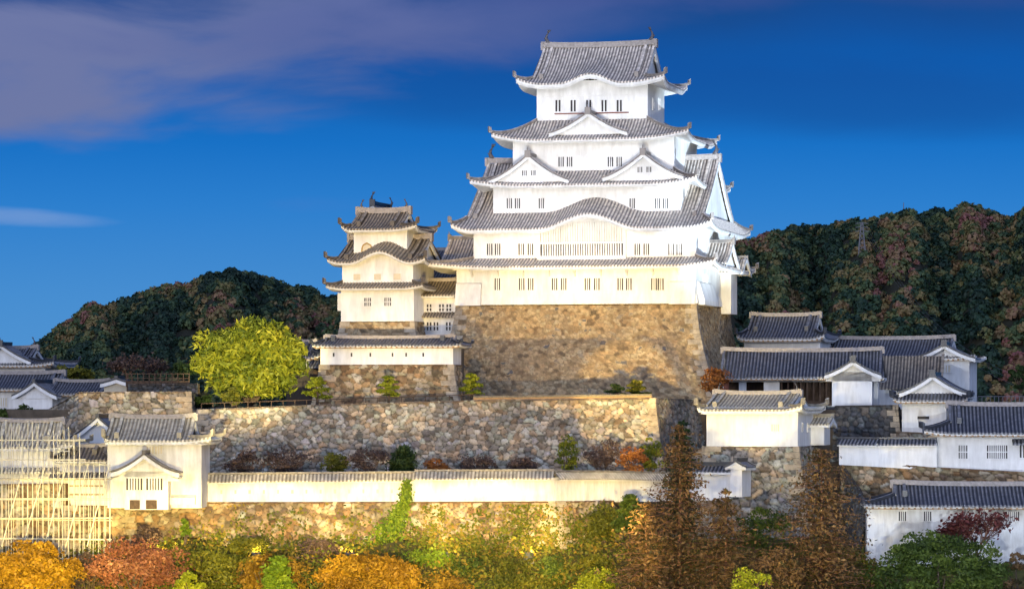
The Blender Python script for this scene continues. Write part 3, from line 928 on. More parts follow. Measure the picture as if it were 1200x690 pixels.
L_LIME = leafmat('leaf_lime', [(0, (.12, .15, .01)), (.5, (.28, .31, .015)), (1, (.45, .45, .03))])

# ------------------------------------------------------------------ setting: ground, terraces, hills
def ground_mat(name, stops, sc=.25):
    m, t, b = newmat(name)
    tc = nd(t, 'ShaderNodeTexCoord'); n1 = nd(t, 'ShaderNodeTexNoise'); n1.inputs['Scale'].default_value = sc; n1.inputs['Detail'].default_value = 10; n1.inputs['Roughness'].default_value = .7
    t.links.new(tc.outputs['Object'], n1.inputs['Vector'])
    r = rampn(t, stops); t.links.new(n1.outputs[0], r.inputs[0]); t.links.new(r.outputs[0], b.inputs['Base Color']); b.inputs['Roughness'].default_value = .95
    return m
M_GROUND = ground_mat('plain_ground', [(.3, (.03, .035, .02)), (.55, (.06, .06, .035)), (.75, (.09, .08, .05))], .05)
M_HILLG = ground_mat('wood_floor', [(.3, (.018, .020, .010)), (.7, (.04, .035, .018))], .05)
M_EARTH = ground_mat('bailey_earth', [(.3, (.07, .055, .04)), (.55, (.13, .10, .07)), (.75, (.18, .15, .11))], .4)
M_SLOPE = ground_mat('slope_grass', [(.3, (.035, .045, .012)), (.5, (.09, .08, .02)), (.7, (.17, .11, .03))], .35)

mb = MB(); mb.grid([[(-5000, -400, 0), (5000, -400, 0)], [(-5000, 7000, 0), (5000, 7000, 0)]])
g = mb.build('ground', M_GROUND); g.location = (0, 0, 10); tag(g, kind='structure')

def terrace(name, pts, z, mat=M_EARTH, depth=14):
    """flat piece of castle hill; pts as (photo column, depth)"""
    P = [(PX(px, Y), Y, z) for px, Y in pts]
    mb = MB(); mb.prism(P[::-1], (0, 0, -depth))
    o = mb.build(name, mat); return tag(o, kind='structure')
terrace('upper_bailey', [(232, 377.5), (500, 371), (768, 367.5), (815, 390), (900, 394), (975, 385), (1052, 380), (1056, 388), (1120, 384), (1300, 384), (1300, 520), (-200, 520), (-120, 398), (30, 386), (225, 384)], 39.0, depth=30)
terrace('middle_bailey', [(-60, 352), (236, 349.8), (640, 347.6), (720, 355), (795, 361), (826, 366), (830, 392), (-60, 392)], 31.0, depth=22)
terrace('right_bailey', [(990, 366), (1062, 361), (1120, 358.5), (1320, 354), (1320, 384), (1062, 384), (1050, 378), (980, 380)], 32.4, depth=24)

# slope below the castle walls down to the plain
xs = np.linspace(-90, 90, 121); ys = np.linspace(262, 356, 65)
XX, YY = np.meshgrid(xs, ys, indexing='ij')
tt = np.clip((YY - 285) / (346 - 285), 0, 1)
ZZ = 9.5 + 16 * tt + .5 * np.sin(XX * .31 + YY * .2) + .3 * np.sin(XX * .83 - YY * .37)
ZZ = np.where(YY > 345, 24 + (YY - 345) * .1, ZZ)
V = np.stack([XX, YY, ZZ], -1).reshape(-1, 3); idx = np.arange(XX.size).reshape(XX.shape)
Fq = np.stack([idx[:-1, :-1], idx[1:, :-1], idx[1:, 1:], idx[:-1, 1:]], -1).reshape(-1, 4)
tag(np_mesh('hill_slope', V, Fq, M_SLOPE, smooth=True), kind='structure')

def hill(name, prof, Yb, Yr, seed, trees, tree_px=13, bias=0.0):
    """wooded hill: terrain from its foot at depth Yb up to its crest (photo outline prof) at depth Yr, then down again"""
    rg = np.random.default_rng(seed)
    pxs = np.array([p[0] for p in prof], float); pys = np.array([p[1] for p in prof], float)
    nx, ny = 150, 46
    u = np.linspace(pxs[0], pxs[-1], nx); v = np.linspace(0, 1.5, ny)
    def height(px, v):
        top = np.interp(px, pxs, pys)
        zt = (HY - top) * (Yb + (Yr - Yb) * v) / F + 30.5
        g_ = np.where(v <= 1, np.sin(np.clip(v, 0, 1) * math.pi / 2) ** 1.05, np.cos(np.clip(v - 1, 0, .5) * math.pi) ** .8)
        spur = 1 + (.15 * np.sin(px * .035 + seed) + .09 * np.sin(px * .083 + 2 * seed + v * 2.0) + .05 * np.sin(px * .19 + v * 7)) * (v * np.clip(1 - v, 0, 1)) * 2.4
        return 9.5 + zt * g_ * spur
    UU, VV = np.meshgrid(u, v, indexing='ij')
    Yw = Yb + (Yr - Yb) * VV
    Xw = (UU - 600) * Yw / F
    Zw = height(UU, VV)
    V = np.stack([Xw, Yw, Zw], -1).reshape(-1, 3); idx = np.arange(nx * ny).reshape(nx, ny)
    Fq = np.stack([idx[:-1, :-1], idx[1:, :-1], idx[1:, 1:], idx[:-1, 1:]], -1).reshape(-1, 4)
    tag(np_mesh(name, V, Fq, M_HILLG, smooth=True), kind='structure')
    n = trees
    pu = rg.uniform(pxs[0], pxs[-1], n); pv = 1.12 * rg.random(n) ** .85
    c = np.stack([(pu - 600) * (Yb + (Yr - Yb) * pv) / F, Yb + (Yr - Yb) * pv, height(pu, pv)], 1)
    rad = tree_px * Yr / F * .5 * (.55 + 1.0 * rg.random(n) ** 2)
    per = 95
    E = rg.normal(0, 1, (n, per, 3)); E /= np.linalg.norm(E, axis=2)[..., None]; E[..., 2] = np.abs(E[..., 2]) * 1.15 - .15
    rr = rad[:, None, None] * (.72 + .36 * rg.random((n, per, 1)))
    Pn = c[:, None, :] + E * rr * np.array([1, 1, 1.05]); Pn[..., 2] += rad[:, None] * .35
    # stands of one kind: slow patches of species, then each tree
    patch = .5 + .25 * np.sin(pu * .05 + pv * 5 + seed) + .25 * np.sin(pu * .021 - pv * 9 + 1.3 * seed)
    tn = np.clip((patch - .5) * .85 + .42 + .75 * (rg.random(n) - .5) + bias, 0, 1)
    tn = np.repeat(tn[:, None], per, 1) + rg.normal(0, .05, (n, per))
    V, Fq = leaf_quads(Pn.reshape(-1, 3), E.reshape(-1, 3), 1, .45, 1.25, rg)
    sz = np.repeat(rad ** .5, per) * .78
    Cc = np.repeat(Pn.reshape(-1, 3), 4, 0); V = Cc + (V - Cc) * np.repeat(sz, 4)[:, None]
    o = np_mesh('forest', V, Fq, L_HILL, fcol=tonecol(tn.reshape(-1)))
    tag(o, 'distant mixed autumn wood covering the ' + ('right-hand' if pxs[0] > 600 else 'left-hand') + ' hill', 'forest', kind='stuff')
    return lambda px, v: (((px - 600) * (Yb + (Yr - Yb) * v) / F), Yb + (Yr - Yb) * v, float(height(np.float64(px), np.float64(v))))
def up(pr, d): return [(p[0], p[1] + d) for p in pr]
EAST = hill('hill_east', up([(640, 360), (760, 330), (856, 286), (888, 281), (908, 274), (937, 265), (967, 264), (996, 262), (1040, 259), (1069, 258), (1098, 247), (1127, 242), (1150, 244), (1171, 255), (1200, 258), (1240, 260), (1330, 292), (1430, 335), (1560, 400)], 7), 1000, 1550, 3, 9800, 11.5, .0)
hill('hill_west', up([(-60, 446), (0, 430), (37, 411), (67, 388), (100, 367), (133, 354), (160, 346), (200, 333), (233, 331), (253, 329), (277, 322), (293, 321), (317, 326), (333, 335), (363, 337), (380, 347), (420, 352), (480, 358), (560, 380), (640, 430)], 7), 1150, 1650, 5, 7000, 10.5, -.08)

# ------------------------------------------------------------------ the main keep
K = Bld('castle_keep', 'tall white five tiered main keep with dolphin fish ridge ends, largest building on the hill', 'castle keep', 675, 353, 400, 14)
k = K
K.o.location = (*K.xy(0, 11.5), K.loc.z); K.loc = Vector(K.o.location)      # origin to the middle of the footprint
def rect_px(b, l, r, y0, y1): return (b.lx(l, y0), b.lx(r, y0), y0, y1)
def grow(rc, o): return (rc[0] - o, rc[1] + o, rc[2] - o, rc[3] + o)
w1 = rect_px(K, 535, 815.5, -11.5, 11.5)
w2 = rect_px(K, 555, 815.5, -11.2, 11.2)
w3 = rect_px(K, 578, 798, -9.2, 9.2)
w4 = rect_px(K, 601, 790, -7.4, 7.4)
w5 = rect_px(K, 629, 759, -5.2, 5.2)
def z(py, y, x=0): return K.lz(py, x, y)
KX = .5 * (w5[0] + w5[1])
z1e = z(311.5, -14.4); z2e = z(267, -13.6); z3e = z(215.5, -11.6); z4e = z(162.5, -9.6); z5e = z(97, -7.5)
# storey walls (each a little inside the tier above's eave)
walls(K, w1, -.4, z1e - .3 + .6)
walls(K, w2, z1e - .2, z2e + .35)
walls(K, w3, z2e + .2, z3e + .35)
walls(K, w4, z3e + .1, z4e + .35)
walls(K, w5, z4e + .1, z5e + .5)
# flared skirt of the ground storey
fl = MB()
x0, x1, y0, y1 = w1
for zz0, o0, zz1, o1 in ((-.35, .28, .9, .02),):
    ring = lambda o, zz: [(x0 - o, y0 - o, zz), (x1 + o, y0 - o, zz), (x1 + o, y1 + o, zz), (x0 - o, y1 + o, zz), (x0 - o, y0 - o, zz)]
    fl.grid([ring(o0, zz0), ring(o0, zz0 + .05), ring(o1, zz1)])
fl.build('wall_skirt', M_WHITE, K.o)
# tier 1
roof(K, grow(w1, 2.9), z1e, inner=w2, zi=z(302, -11.2), wall=w1, lift=.55, kf=2.0)
# tier 2: the great hip-and-gable roof with the wide curved gable in front
g0 = K.lx(566, 0); g1 = K.lx(843, 0)
e2 = grow(w2, 2.4); e2 = (K.lx(528, -13.6), K.lx(834, -13.6), -13.6, 13.6)
KC = K.lx(689, -13.6)
roof(K, e2, z2e, ridge=(max(g0, e2[0] + 1.2), min(g1, e2[1] - 1.2), 0), zr=z(190, 0), vg=.24, wall=w2, lift=.75, kf=2.2, bump=bell(KC, 6.6, 1.75), prof=prof_std, nv=12, fishes=2.0, band=.42)
# tier 3
roof(K, grow(w3, 2.4), z3e, inner=w4, zi=z(200, -7.4), wall=w3, lift=.7, kf=1.6)
# tier 4
roof(K, grow(w4, 2.2), z4e, inner=w5, zi=z(140.5, -5.2), wall=w4, lift=.85, kf=1.3)
# tier 5: top roof with small curved gable
e5 = (K.lx(604.5, -7.5), K.lx(778.5, -7.5), -7.5, 7.5)
roof(K, e5, z5e, ridge=(K.lx(637, 0), K.lx(768, 0), 0), zr=z(55, 0), vg=.22, wall=w5, lift=.8, kf=2.0, bump=bell(K.lx(691, -7.5), 4.0, 1.15), bfall=1.35, nv=12, fishes=1.75, band=.5)
# triangular dormer gables
def dormer(cx, yf, py_apex, py_base, pl, pr, yb, wins=(), inset=.7, tile=None):
    xl, xr = K.lx(pl, yf), K.lx(pr, yf)
    zb = z(py_base, yf); W = (xr - xl) / 2; H = z(py_apex + 4, yf) - zb
    M = Matrix.Translation(((xl + xr) / 2, yf, zb))
    r = gabled(K.o, M, W, H, yb - yf, inset=inset, flare=.25, wallz=-.6, name='dormer')
    for px, pa, pb, wd in wins:
        window(K, K.lx(px, yf + inset), yf + inset, z(pb, yf + inset), z(pa, yf + inset), wd, 2, M_GREYPANE)
dormer(None, -9.0, 128, 158, 643, 735, -2.0)
dormer(None, -11.2, 177, 213, 571, 666, -4, [(614.7, 199, 205, .6), (625, 199, 205, .6)])
dormer(None, -11.2, 177, 211.5, 706, 801, -4, [(750, 197, 203.5, .6), (760.5, 197, 203.5, .6)])
# side dormers of the first tier
zr1 = z(279, 0); zw = zr1 - z1e
gabled(K.o, Matrix.Translation((K.lx(531, 0), -1.5, z1e + .2)) @ Matrix.Rotation(R(-90), 4, 'Z'), 6.0, zw - .2, 7.5, name='dormer', flare=.25, wallz=-.4)
gabled(K.o, Matrix.Translation((w1[1] + 2.9, -2.0, z1e + .2)) @ Matrix.Rotation(R(90), 4, 'Z'), 4.8, z(289, 0) - z1e, 6, name='dormer', flare=.25, wallz=-.4)
bellp = lambda v: (.5 - .5 * math.cos(math.pi * v)) ** .9
bay = (w1[1] - .3, w1[1] + 1.3, 5.2, 9.6)
walls(K, bay, -1.2, z(318, 5), name='bay_wall')
gabled(K.o, Matrix.Translation((w1[1] + 3.0, 7.3, z(320, 5))) @ Matrix.Rotation(R(90), 4, 'Z'), 3.4, 1.7, 4.2, prof=bellp, name='curved_gable', inset=.9, wallz=-.3, finial=False)
# windows: (columns), rows, width
def kwins(cols, pa, pb, y, wd, bars, pane=M_DARK):
    for c in cols:
        x = K.lx(c, y)
        window(K, x, y, K.lz(pb, x, y), K.lz(pa, x, y), wd, bars, pane)
kwins((583, 611.5, 622, 650, 660.7, 688.5, 699.5, 727, 737, 766.5, 774.5), 326, 340, -11.5, .72, 2, M_GREYPANE)
kwins((574, 583.3, 611, 621.8, 747, 757.5, 786.5, 796), 285.5, 299, -11.2, .72, 2, M_GREYPANE)
kwins((597, 606.5, 634.5, 741, 770.5, 780), 232.5, 244.5, -9.2, .68, 2, M_GREYPANE)
kwins((657.7, 667.6, 715.5, 725.7), 184, 195.5, -7.4, .7, 2, M_GREYPANE)
kwins((654, 671.8, 690, 708, 725.8), 117.5, 131, -5.2, .66, 1, M_DARK)
kwins((676, 687), 178, 181, -7.4, .5, 0, M_WHITE)
kwins((686, 694), 223, 227, -9.2, .55, 2, M_WHITE)
xs_ = K.lx(690, -5.2)
mbx = MB(); za = K.lz(133.6, xs_, -5.2); mbx.box(K.lx(650, -5.2), K.lx(737, -5.2), -5.2 - .16, -5.19, za, za + .14); mbx.build('window_rail', M_REDWOOD, K.o)
mbx = MB(); za = K.lz(113, xs_, -5.2); mbx.box(K.lx(631, -5.2), K.lx(757.5, -5.2), -5.2 - .09, -5.19, za, za + .16); mbx.box(K.lx(631, -5.2), K.lx(757.5, -5.2), -5.2 - .09, -5.19, za - 2.7, za - 2.56); mbx.build('tie_beam', M_WHITE, K.o)
# the great lattice bay
yb_ = -11.2
xl, xr = K.lx(634, yb_), K.lx(731, yb_)
zb0, zb1 = K.lz(304.5, KC, yb_), K.lz(266, KC, yb_)
mbx = MB(); mbx.box(xl - .35, xr + .35, yb_ - .55, yb_ + .02, zb0, zb0 + .5); mbx.box(xl - .35, xl, yb_ - .5, yb_ + .02, zb0 + .5, zb1); mbx.box(xr, xr + .35, yb_ - .5, yb_ + .02, zb0 + .5, zb1)
zm = K.lz(284.5, KC, yb_)
mbx.box(xl, xr, yb_ - .42, yb_ - .1, zm - .12, zm + .12)
nb = 34
for i in range(1, nb):
    c = xl + (xr - xl) * i / nb; mbx.box(c - .075, c + .075, yb_ - .38, yb_ - .14, zb0 + .5, zb1 + .6)
lat = mbx.build('lattice_bay', M_WHITE, K.o)
mbx = MB(); mbx.box(xl, xr, yb_ - .08, yb_ + .01, zb0 + .5, zm); mbx.build('pane', M_GREYPANE, lat)
# gable panel inside the curved gable
bf = bell(KC, 6.6, 1.75)
poly = [(KC + 6 * t_, yb_ - .06, z2e + .2) for t_ in (1, -1)]
arc = [(KC + x_, yb_ - .06, z2e - .1 + bf(KC + x_) + .3) for x_ in np.linspace(-6, 6, 25)]
mbx = MB(); mbx.prism([(arc[0][0], yb_ - .06, z2e - 1.0)] + arc + [(arc[-1][0], yb_ - .06, z2e - 1.0)], (0, .2, 0)); mbx.build('gable_panel', M_WHITE, K.o)
mbx = MB()
for i in range(-2, 3):
    a_ = KC + i * .5; mbx.box(a_ - .12, a_ + .12, yb_ - .2, yb_ - .05, z2e + .55 + .2 * (2 - abs(i)) - .2, z2e + .75 + .2 * (2 - abs(i)))
mbx.build('gable_ornament', M_WHITE, K.o)
# brackets under the first eave
for i in range(9):
    xx = w1[0] + 2.0 + (w1[1] - w1[0] - 4.0) * i / 8
    mbx = MB(); mbx.prism([(xx - .12, -11.5, z1e - .05), (xx - .12, -12.7, z1e - .25), (xx - .12, -11.5, z1e - 1.2)], (.24, 0, 0)); mbx.build('eave_bracket', M_WHITE, K.o)
# stone-drop bays at the corners of the ground storey
for xx, sg in ((w1[1] - 3.2, 1), (w1[0], -1)):
    mbx = MB(); a_ = -11.5
    mbx.prism([(xx, a_, 2.4), (xx, a_ - .28, 2.2), (xx, a_ - .75, .1), (xx, a_ - .75, -.45), (xx, a_, -.45)], (3.2, 0, 0)); mbx.build('stone_drop_bay', M_WHITE, K.o)
mbx = MB(); mbx.prism([(w1[1], -10.5, 2.4), (w1[1] + .25, -10.5, 2.2), (w1[1] + .9, -10.5, .1), (w1[1] + .9, -10.5, -.5), (w1[1], -10.5, -.5)], (0, 9, 0)); mbx.build('stone_drop_bay', M_WHITE, K.o)
# right-hand side windows
for yy, pa, pb in ((-6.5, 322, 339), (-4.5, 322, 339)):
    window(K, w1[1], yy, K.lz(pb, w1[1], yy), K.lz(pa, w1[1], yy), .8, 2, M_GREYPANE, side='R')
for yy in (-6, 3): window(K, w2[1], yy, K.lz(296, w2[1], yy), K.lz(284, w2[1], yy), .8, 2, M_GREYPANE, side='R')
for yy in (-2, 2): window(K, w5[1], yy, K.lz(129, w5[1], yy), K.lz(116, w5[1], yy), .8, 2, M_GREYPANE, side='R')

# stone base of the keep
def wl(b, x, y, zz):
    X_, Y_ = b.xy(x, y); return (X_, Y_, b.loc.z + zz)
x0, x1, y0, y1 = grow(w1, .05)
stone_wall('curved_stone_plinth', 'tall curved golden brown stone base under the main keep', [wl(K, x0, y1, -.35), wl(K, x0, y0, -.35), wl(K, x1, y0, -.35), wl(K, x1, y1, -.35)], 38.0, 4.3, M_STONE_K, cap=.8, cat='stone base', cs=.55, ch=.42, depth=.10, seed=4, power=1.55, res=.125)

# ------------------------------------------------------------------ the small keep to its left
S = Bld('small_keep', 'smaller three tiered cream turret keep with bell shaped windows, left of main keep', 'small keep', 442, 373, 402, 14)
S.o.location = (*S.xy(0, 5.0), S.loc.z); S.loc = Vector(S.o.location)
def sz(py, y): return S.lz(py, 0, y)
s1 = rect_px(S, 399.5, 485, -5, 5); s2 = rect_px(S, 401, 484, -4.8, 4.8); s3 = rect_px(S, 414.6, 477, -3.2, 3.2)
a1 = sz(336.5, -6.4); a2 = sz(306.5, -6.4); a3 = sz(268, -5)
walls(S, s1, -.4, a1 + .25); walls(S, s2, a1, a2 + .35); walls(S, s3, a2 + .2, a3 + .35)
roof(S, grow(s1, 1.5), a1, inner=s2, zi=sz(331, -4.8), wall=s1, tile=M_WARMTILE, lift=.35, kf=1.6, band=.25)
e = (S.lx(383, -6.5), S.lx(497.5, -6.5), -6.5, 6.5)
roof(S, e, a2, ridge=(e[0] + 1.0, e[1] - 1.0, 0), zr=sz(281, 0), vg=.2, wall=s2, tile=M_WARMTILE, lift=.45, kf=2.0, bump=bell(S.lx(444, -6.5), 4.0, 1.35), band=.32)
e = (S.lx(399.5, -4.9), S.lx(488, -4.9), -4.9, 4.9)
roof(S, e, a3, ridge=(S.lx(420, 0), S.lx(480, 0), 0), zr=sz(249, 0), vg=.28, wall=s3, tile=M_WARMTILE, lift=.55, kf=1.6, fishes=1.1, band=.3)
mbx = MB(); cx = S.lx(444, -6.5); arc = [(cx + x_, -4.86, a2 + bell(cx, 4.0, 1.35)(cx + x_) + .1) for x_ in np.linspace(-3.8, 3.8, 19)]
mbx.prism([(arc[0][0], -4.86, a2 - .6)] + arc + [(arc[-1][0], -4.86, a2 - .6)], (0, .2, 0)); mbx.build('gable_panel', M_WHITE, S.o)
for c in (430, 458.7):            # bell-shaped windows
    x_ = S.lx(c, -3.2); zb_ = sz(297, -3.2); zt_ = sz(284.5, -3.2); hw = .62
    prf = [(-hw - .08, 0), (-hw, .5 * (zt_ - zb_)), (-hw * .75, .8 * (zt_ - zb_)), (0, zt_ - zb_), (hw * .75, .8 * (zt_ - zb_)), (hw, .5 * (zt_ - zb_)), (hw + .08, 0)]
    mbx = MB()
    for i in range(len(prf) - 1):
        (xa, za), (xb, zb2) = prf[i], prf[i + 1]
        mbx.tube([(x_ + xa, -3.24, zb_ + za), (x_ + xb, -3.24, zb_ + zb2)], .085, 5)
    wo = mbx.build('bell_window', simple('gilt_frame', (.42, .27, .08), .5, .2), S.o)
    mbx = MB(); mbx.prism([(x_ + a_, -3.215, zb_ + b_) for a_, b_ in prf], (0, .01, 0)); mbx.build('pane', M_SHUT, wo)
for c in (418.5, 442.5, 465.5):
    x_ = S.lx(c, -4.8); window(S, x_, -4.8, sz(328, -4.8), sz(321, -4.8), .9, 0, M_SHUT)
for c in (431, 454.5):
    x_ = S.lx(c, -5); window(S, x_, -5, sz(358.5, -5), sz(349, -5), .85, 3, M_GREYPANE, hbar=True)
mbx = MB(); mbx.box(s1[0] - .9, s1[0] + .02, -3.5, 1.5, 1.0, 3.2); mbx.build('bay_wall', M_WHITE, S.o)
x0, x1, y0, y1 = grow(s1, .05)
stone_wall('low_stone_plinth', 'low golden stone base directly under the small keep', [wl(S, x0, y1, -.35), wl(S, x0, y0, -.35), wl(S, x1, y0, -.35), wl(S, x1, y1, -.35)], 45.5, 1.1, M_STONE_K, cap=.6, cat='stone base', cs=.7, ch=.55, depth=.14, seed=8)
terrace('small_keep_terrace', [(380, 401), (540, 392), (552, 425), (380, 425)], 47.2, M_EARTH, 10)

# tower behind, only its peak shows
T = Bld('rear_turret', 'dark peaked roof with two finials just visible behind the small keep', 'turret', 447, 300, 432, 14)
walls(T, (-1.6, 1.6, -3, 3), -4, 4.4)
gabled(T.o, Matrix.Translation((0, -4.2, 4.4)), 2.2, 2.2, 8.4, tile=M_DTILE, both=True, name='roof')
fish(T.o, -.1, -4.0, 6.75, 1.5, 1); fish(T.o, .5, 3.0, 6.7, 1.2, -1)
# corridor between the keeps
C1 = Bld('corridor_building', 'cream two storey passage building joining the small keep to the main keep', 'corridor building', 509, 394, 405, 14)
c1 = rect_px(C1, 485, 534.5, 0, 6)
walls(C1, c1, -1.2, C1.lz(344, 0, 0))
roof(C1, (c1[0] - .8, c1[1] + .1, -1.3, 7.3), C1.lz(345.5, 0, -1.3), ridge=(c1[0] - .8, c1[1] + .1, 3), zr=C1.lz(329, 0, 3), vg=1, wall=(c1[0] - .2, c1[1], 0, 6), tile=M_WARMTILE, lift=0, band=.25, ridge_h=.3)
mbx = MB(); za = C1.lz(371, 0, 0); tile_face(mbx, (c1[0], -1.0, 0), (1, 0, 0), (0, 1, 0), c1[1] - c1[0], 1.0, 0, 0, 1, za, .55, 1, 0, 1, nv=3); mbx.build('lean_roof', M_WARMTILE, C1.o)
for c in (503, 517.5, 526):
    x_ = C1.lx(c, 0); window(C1, x_, 0, C1.lz(364.5, x_, 0), C1.lz(356.5, x_, 0), .62, 1, M_GREYPANE, hbar=True)
for c in (503, 511, 525.5):
    x_ = C1.lx(c, 0); window(C1, x_, 0, C1.lz(387, x_, 0), C1.lz(377.5, x_, 0), .62, 1, M_GREYPANE, hbar=True)
C2 = Bld('rear_corridor', 'dark tiled corridor roofs glimpsed in the gap between both keeps', 'corridor building', 512, 390, 428, 14)
walls(C2, (-5, 5, 0, 6), -2, C2.lz(327, 0, 0))
roof(C2, (-7, 7, -1.6, 8), C2.lz(326, 0, -1.6), ridge=(-7, 7, 3), zr=C2.lz(302, 0, 3), vg=1, wall=(-5, 5, 0, 6), tile=M_DTILE, lift=0, band=.25, ridge_h=.35)
roof(C2, (-6, 6, -.2, 6.2), C2.lz(302.5, 0, 0), ridge=(-6, 6, 3), zr=C2.lz(293, 0, 3), vg=1, wall=(-5, 5, .3, 5.7), tile=M_DTILE, lift=0, band=.2, ridge_h=.3)

# low white wall building on its own stone plinth
Lw = Bld('plinth_wall_building', 'long low white building with tiled roof on a stone plinth below the small keep', 'wall building', 453, 424, 387, 10)
l1 = rect_px(Lw, 375.5, 531, 0, 5)
walls(Lw, l1, -.3, Lw.lz(404, 0, 0))
roof(Lw, (l1[0] - .8, l1[1] + 1.1, -.9, 5.9), Lw.lz(404, 0, -.9), ridge=(l1[0] + .1, l1[1] - .4, 2.5), zr=Lw.lz(396, 0, 2.5), vg=.7, wall=l1, tile=M_DTILE, lift=.12, band=.2, ridge_h=.25, hipw=.25, hiph=.2)
for c in (391, 412, 434, 460, 476, 496):
    x_ = Lw.lx(c, 0); mbx = MB(); zc = Lw.lz(415.5, x_, 0); mbx.box(x_ - .1, x_ + .1, -.03, .02, zc - .22, zc + .22); mbx.build('loophole', M_DARK if c == 496 else M_GREYPANE, Lw.o)
x0, x1, y0, y1 = grow(l1, .1)
stone_wall('rubble_plinth', 'rubble stone plinth under the low white wall building', [wl(Lw, x0, y1, -.3), wl(Lw, x0, y0, -.3), wl(Lw, x1, y0, -.3), wl(Lw, x1, y1, -.3)], 38.6, 1.1, M_STONE_W, cap=.6, cat='stone base', cs=.78, ch=.6, depth=.18, seed=12)

# ------------------------------------------------------------------ retaining wall of the upper bailey
def PP(px, py, Y): p = PT(px, py, Y); return (p.x, p.y, p.z)
stone_wall('retaining_wall', 'long grey rubble retaining wall of the terrace in front of the keep', [PP(226, 481, 380), PP(232, 479.5, 377), PP(380, 473.5, 373.5), PP(560, 468.5, 369.5), PP(768, 466, 366), PP(822, 468, 392)], 30.8, 1.6, M_STONE_G, cap=1.0, cs=.68, ch=.54, depth=.22, seed=21, res=.13, power=1.3)
# low tiled parapet on it
Pr = tag(bpy.data.objects.new('parapet_wall', None), 'thin low tiled parapet along the top edge of the long retaining wall', 'parapet wall'); COL.objects.link(Pr)
pa, pb = Vector(PP(555, 468.6, 370.4)), Vector(PP(764, 466.2, 366.9)); Pr.location = pa
mbx = MB(); mbx.sweep([(0, 0, -.1), pb - pa + Vector((0, 0, -.1))], .25, .35); mbx.build('wall', M_RAFTER, Pr)
mbx = MB(); mbx.sweep([(0, 0, .22), pb - pa + Vector((0, 0, .22))], .6, .14); mbx.sweep([(0, 0, .36), pb - pa + Vector((0, 0, .36))], .26, .1)
n_ = 48
for i in range(n_):
    q = (pb - pa) * ((i + .5) / n_); mbx.box(q.x - .08, q.x + .08, q.y - .38, q.y + .38, q.z + .25, q.z + .42)
mbx.build('roof', M_WARMTILE, Pr)
Rl = tag(bpy.data.objects.new('railing', None), 'thin wooden railing along the retaining wall edge beside the big round tree', 'railing'); COL.objects.link(Rl)
pa, pb = Vector(PP(236, 479, 378)), Vector(PP(555, 468.6, 370.4)); Rl.location = pa
mbx = MB(); mbx.tube([(0, 0, .62), pb - pa + Vector((0, 0, .62))], .05, 5); mbx.build('rail', M_WOOD, Rl)
for i in range(24):
    q = (pb - pa) * (i / 23); mbx = MB(); mbx.tube([q, q + Vector((0, 0, .66))], .05, 5); mbx.build('post', M_WOOD, Rl)

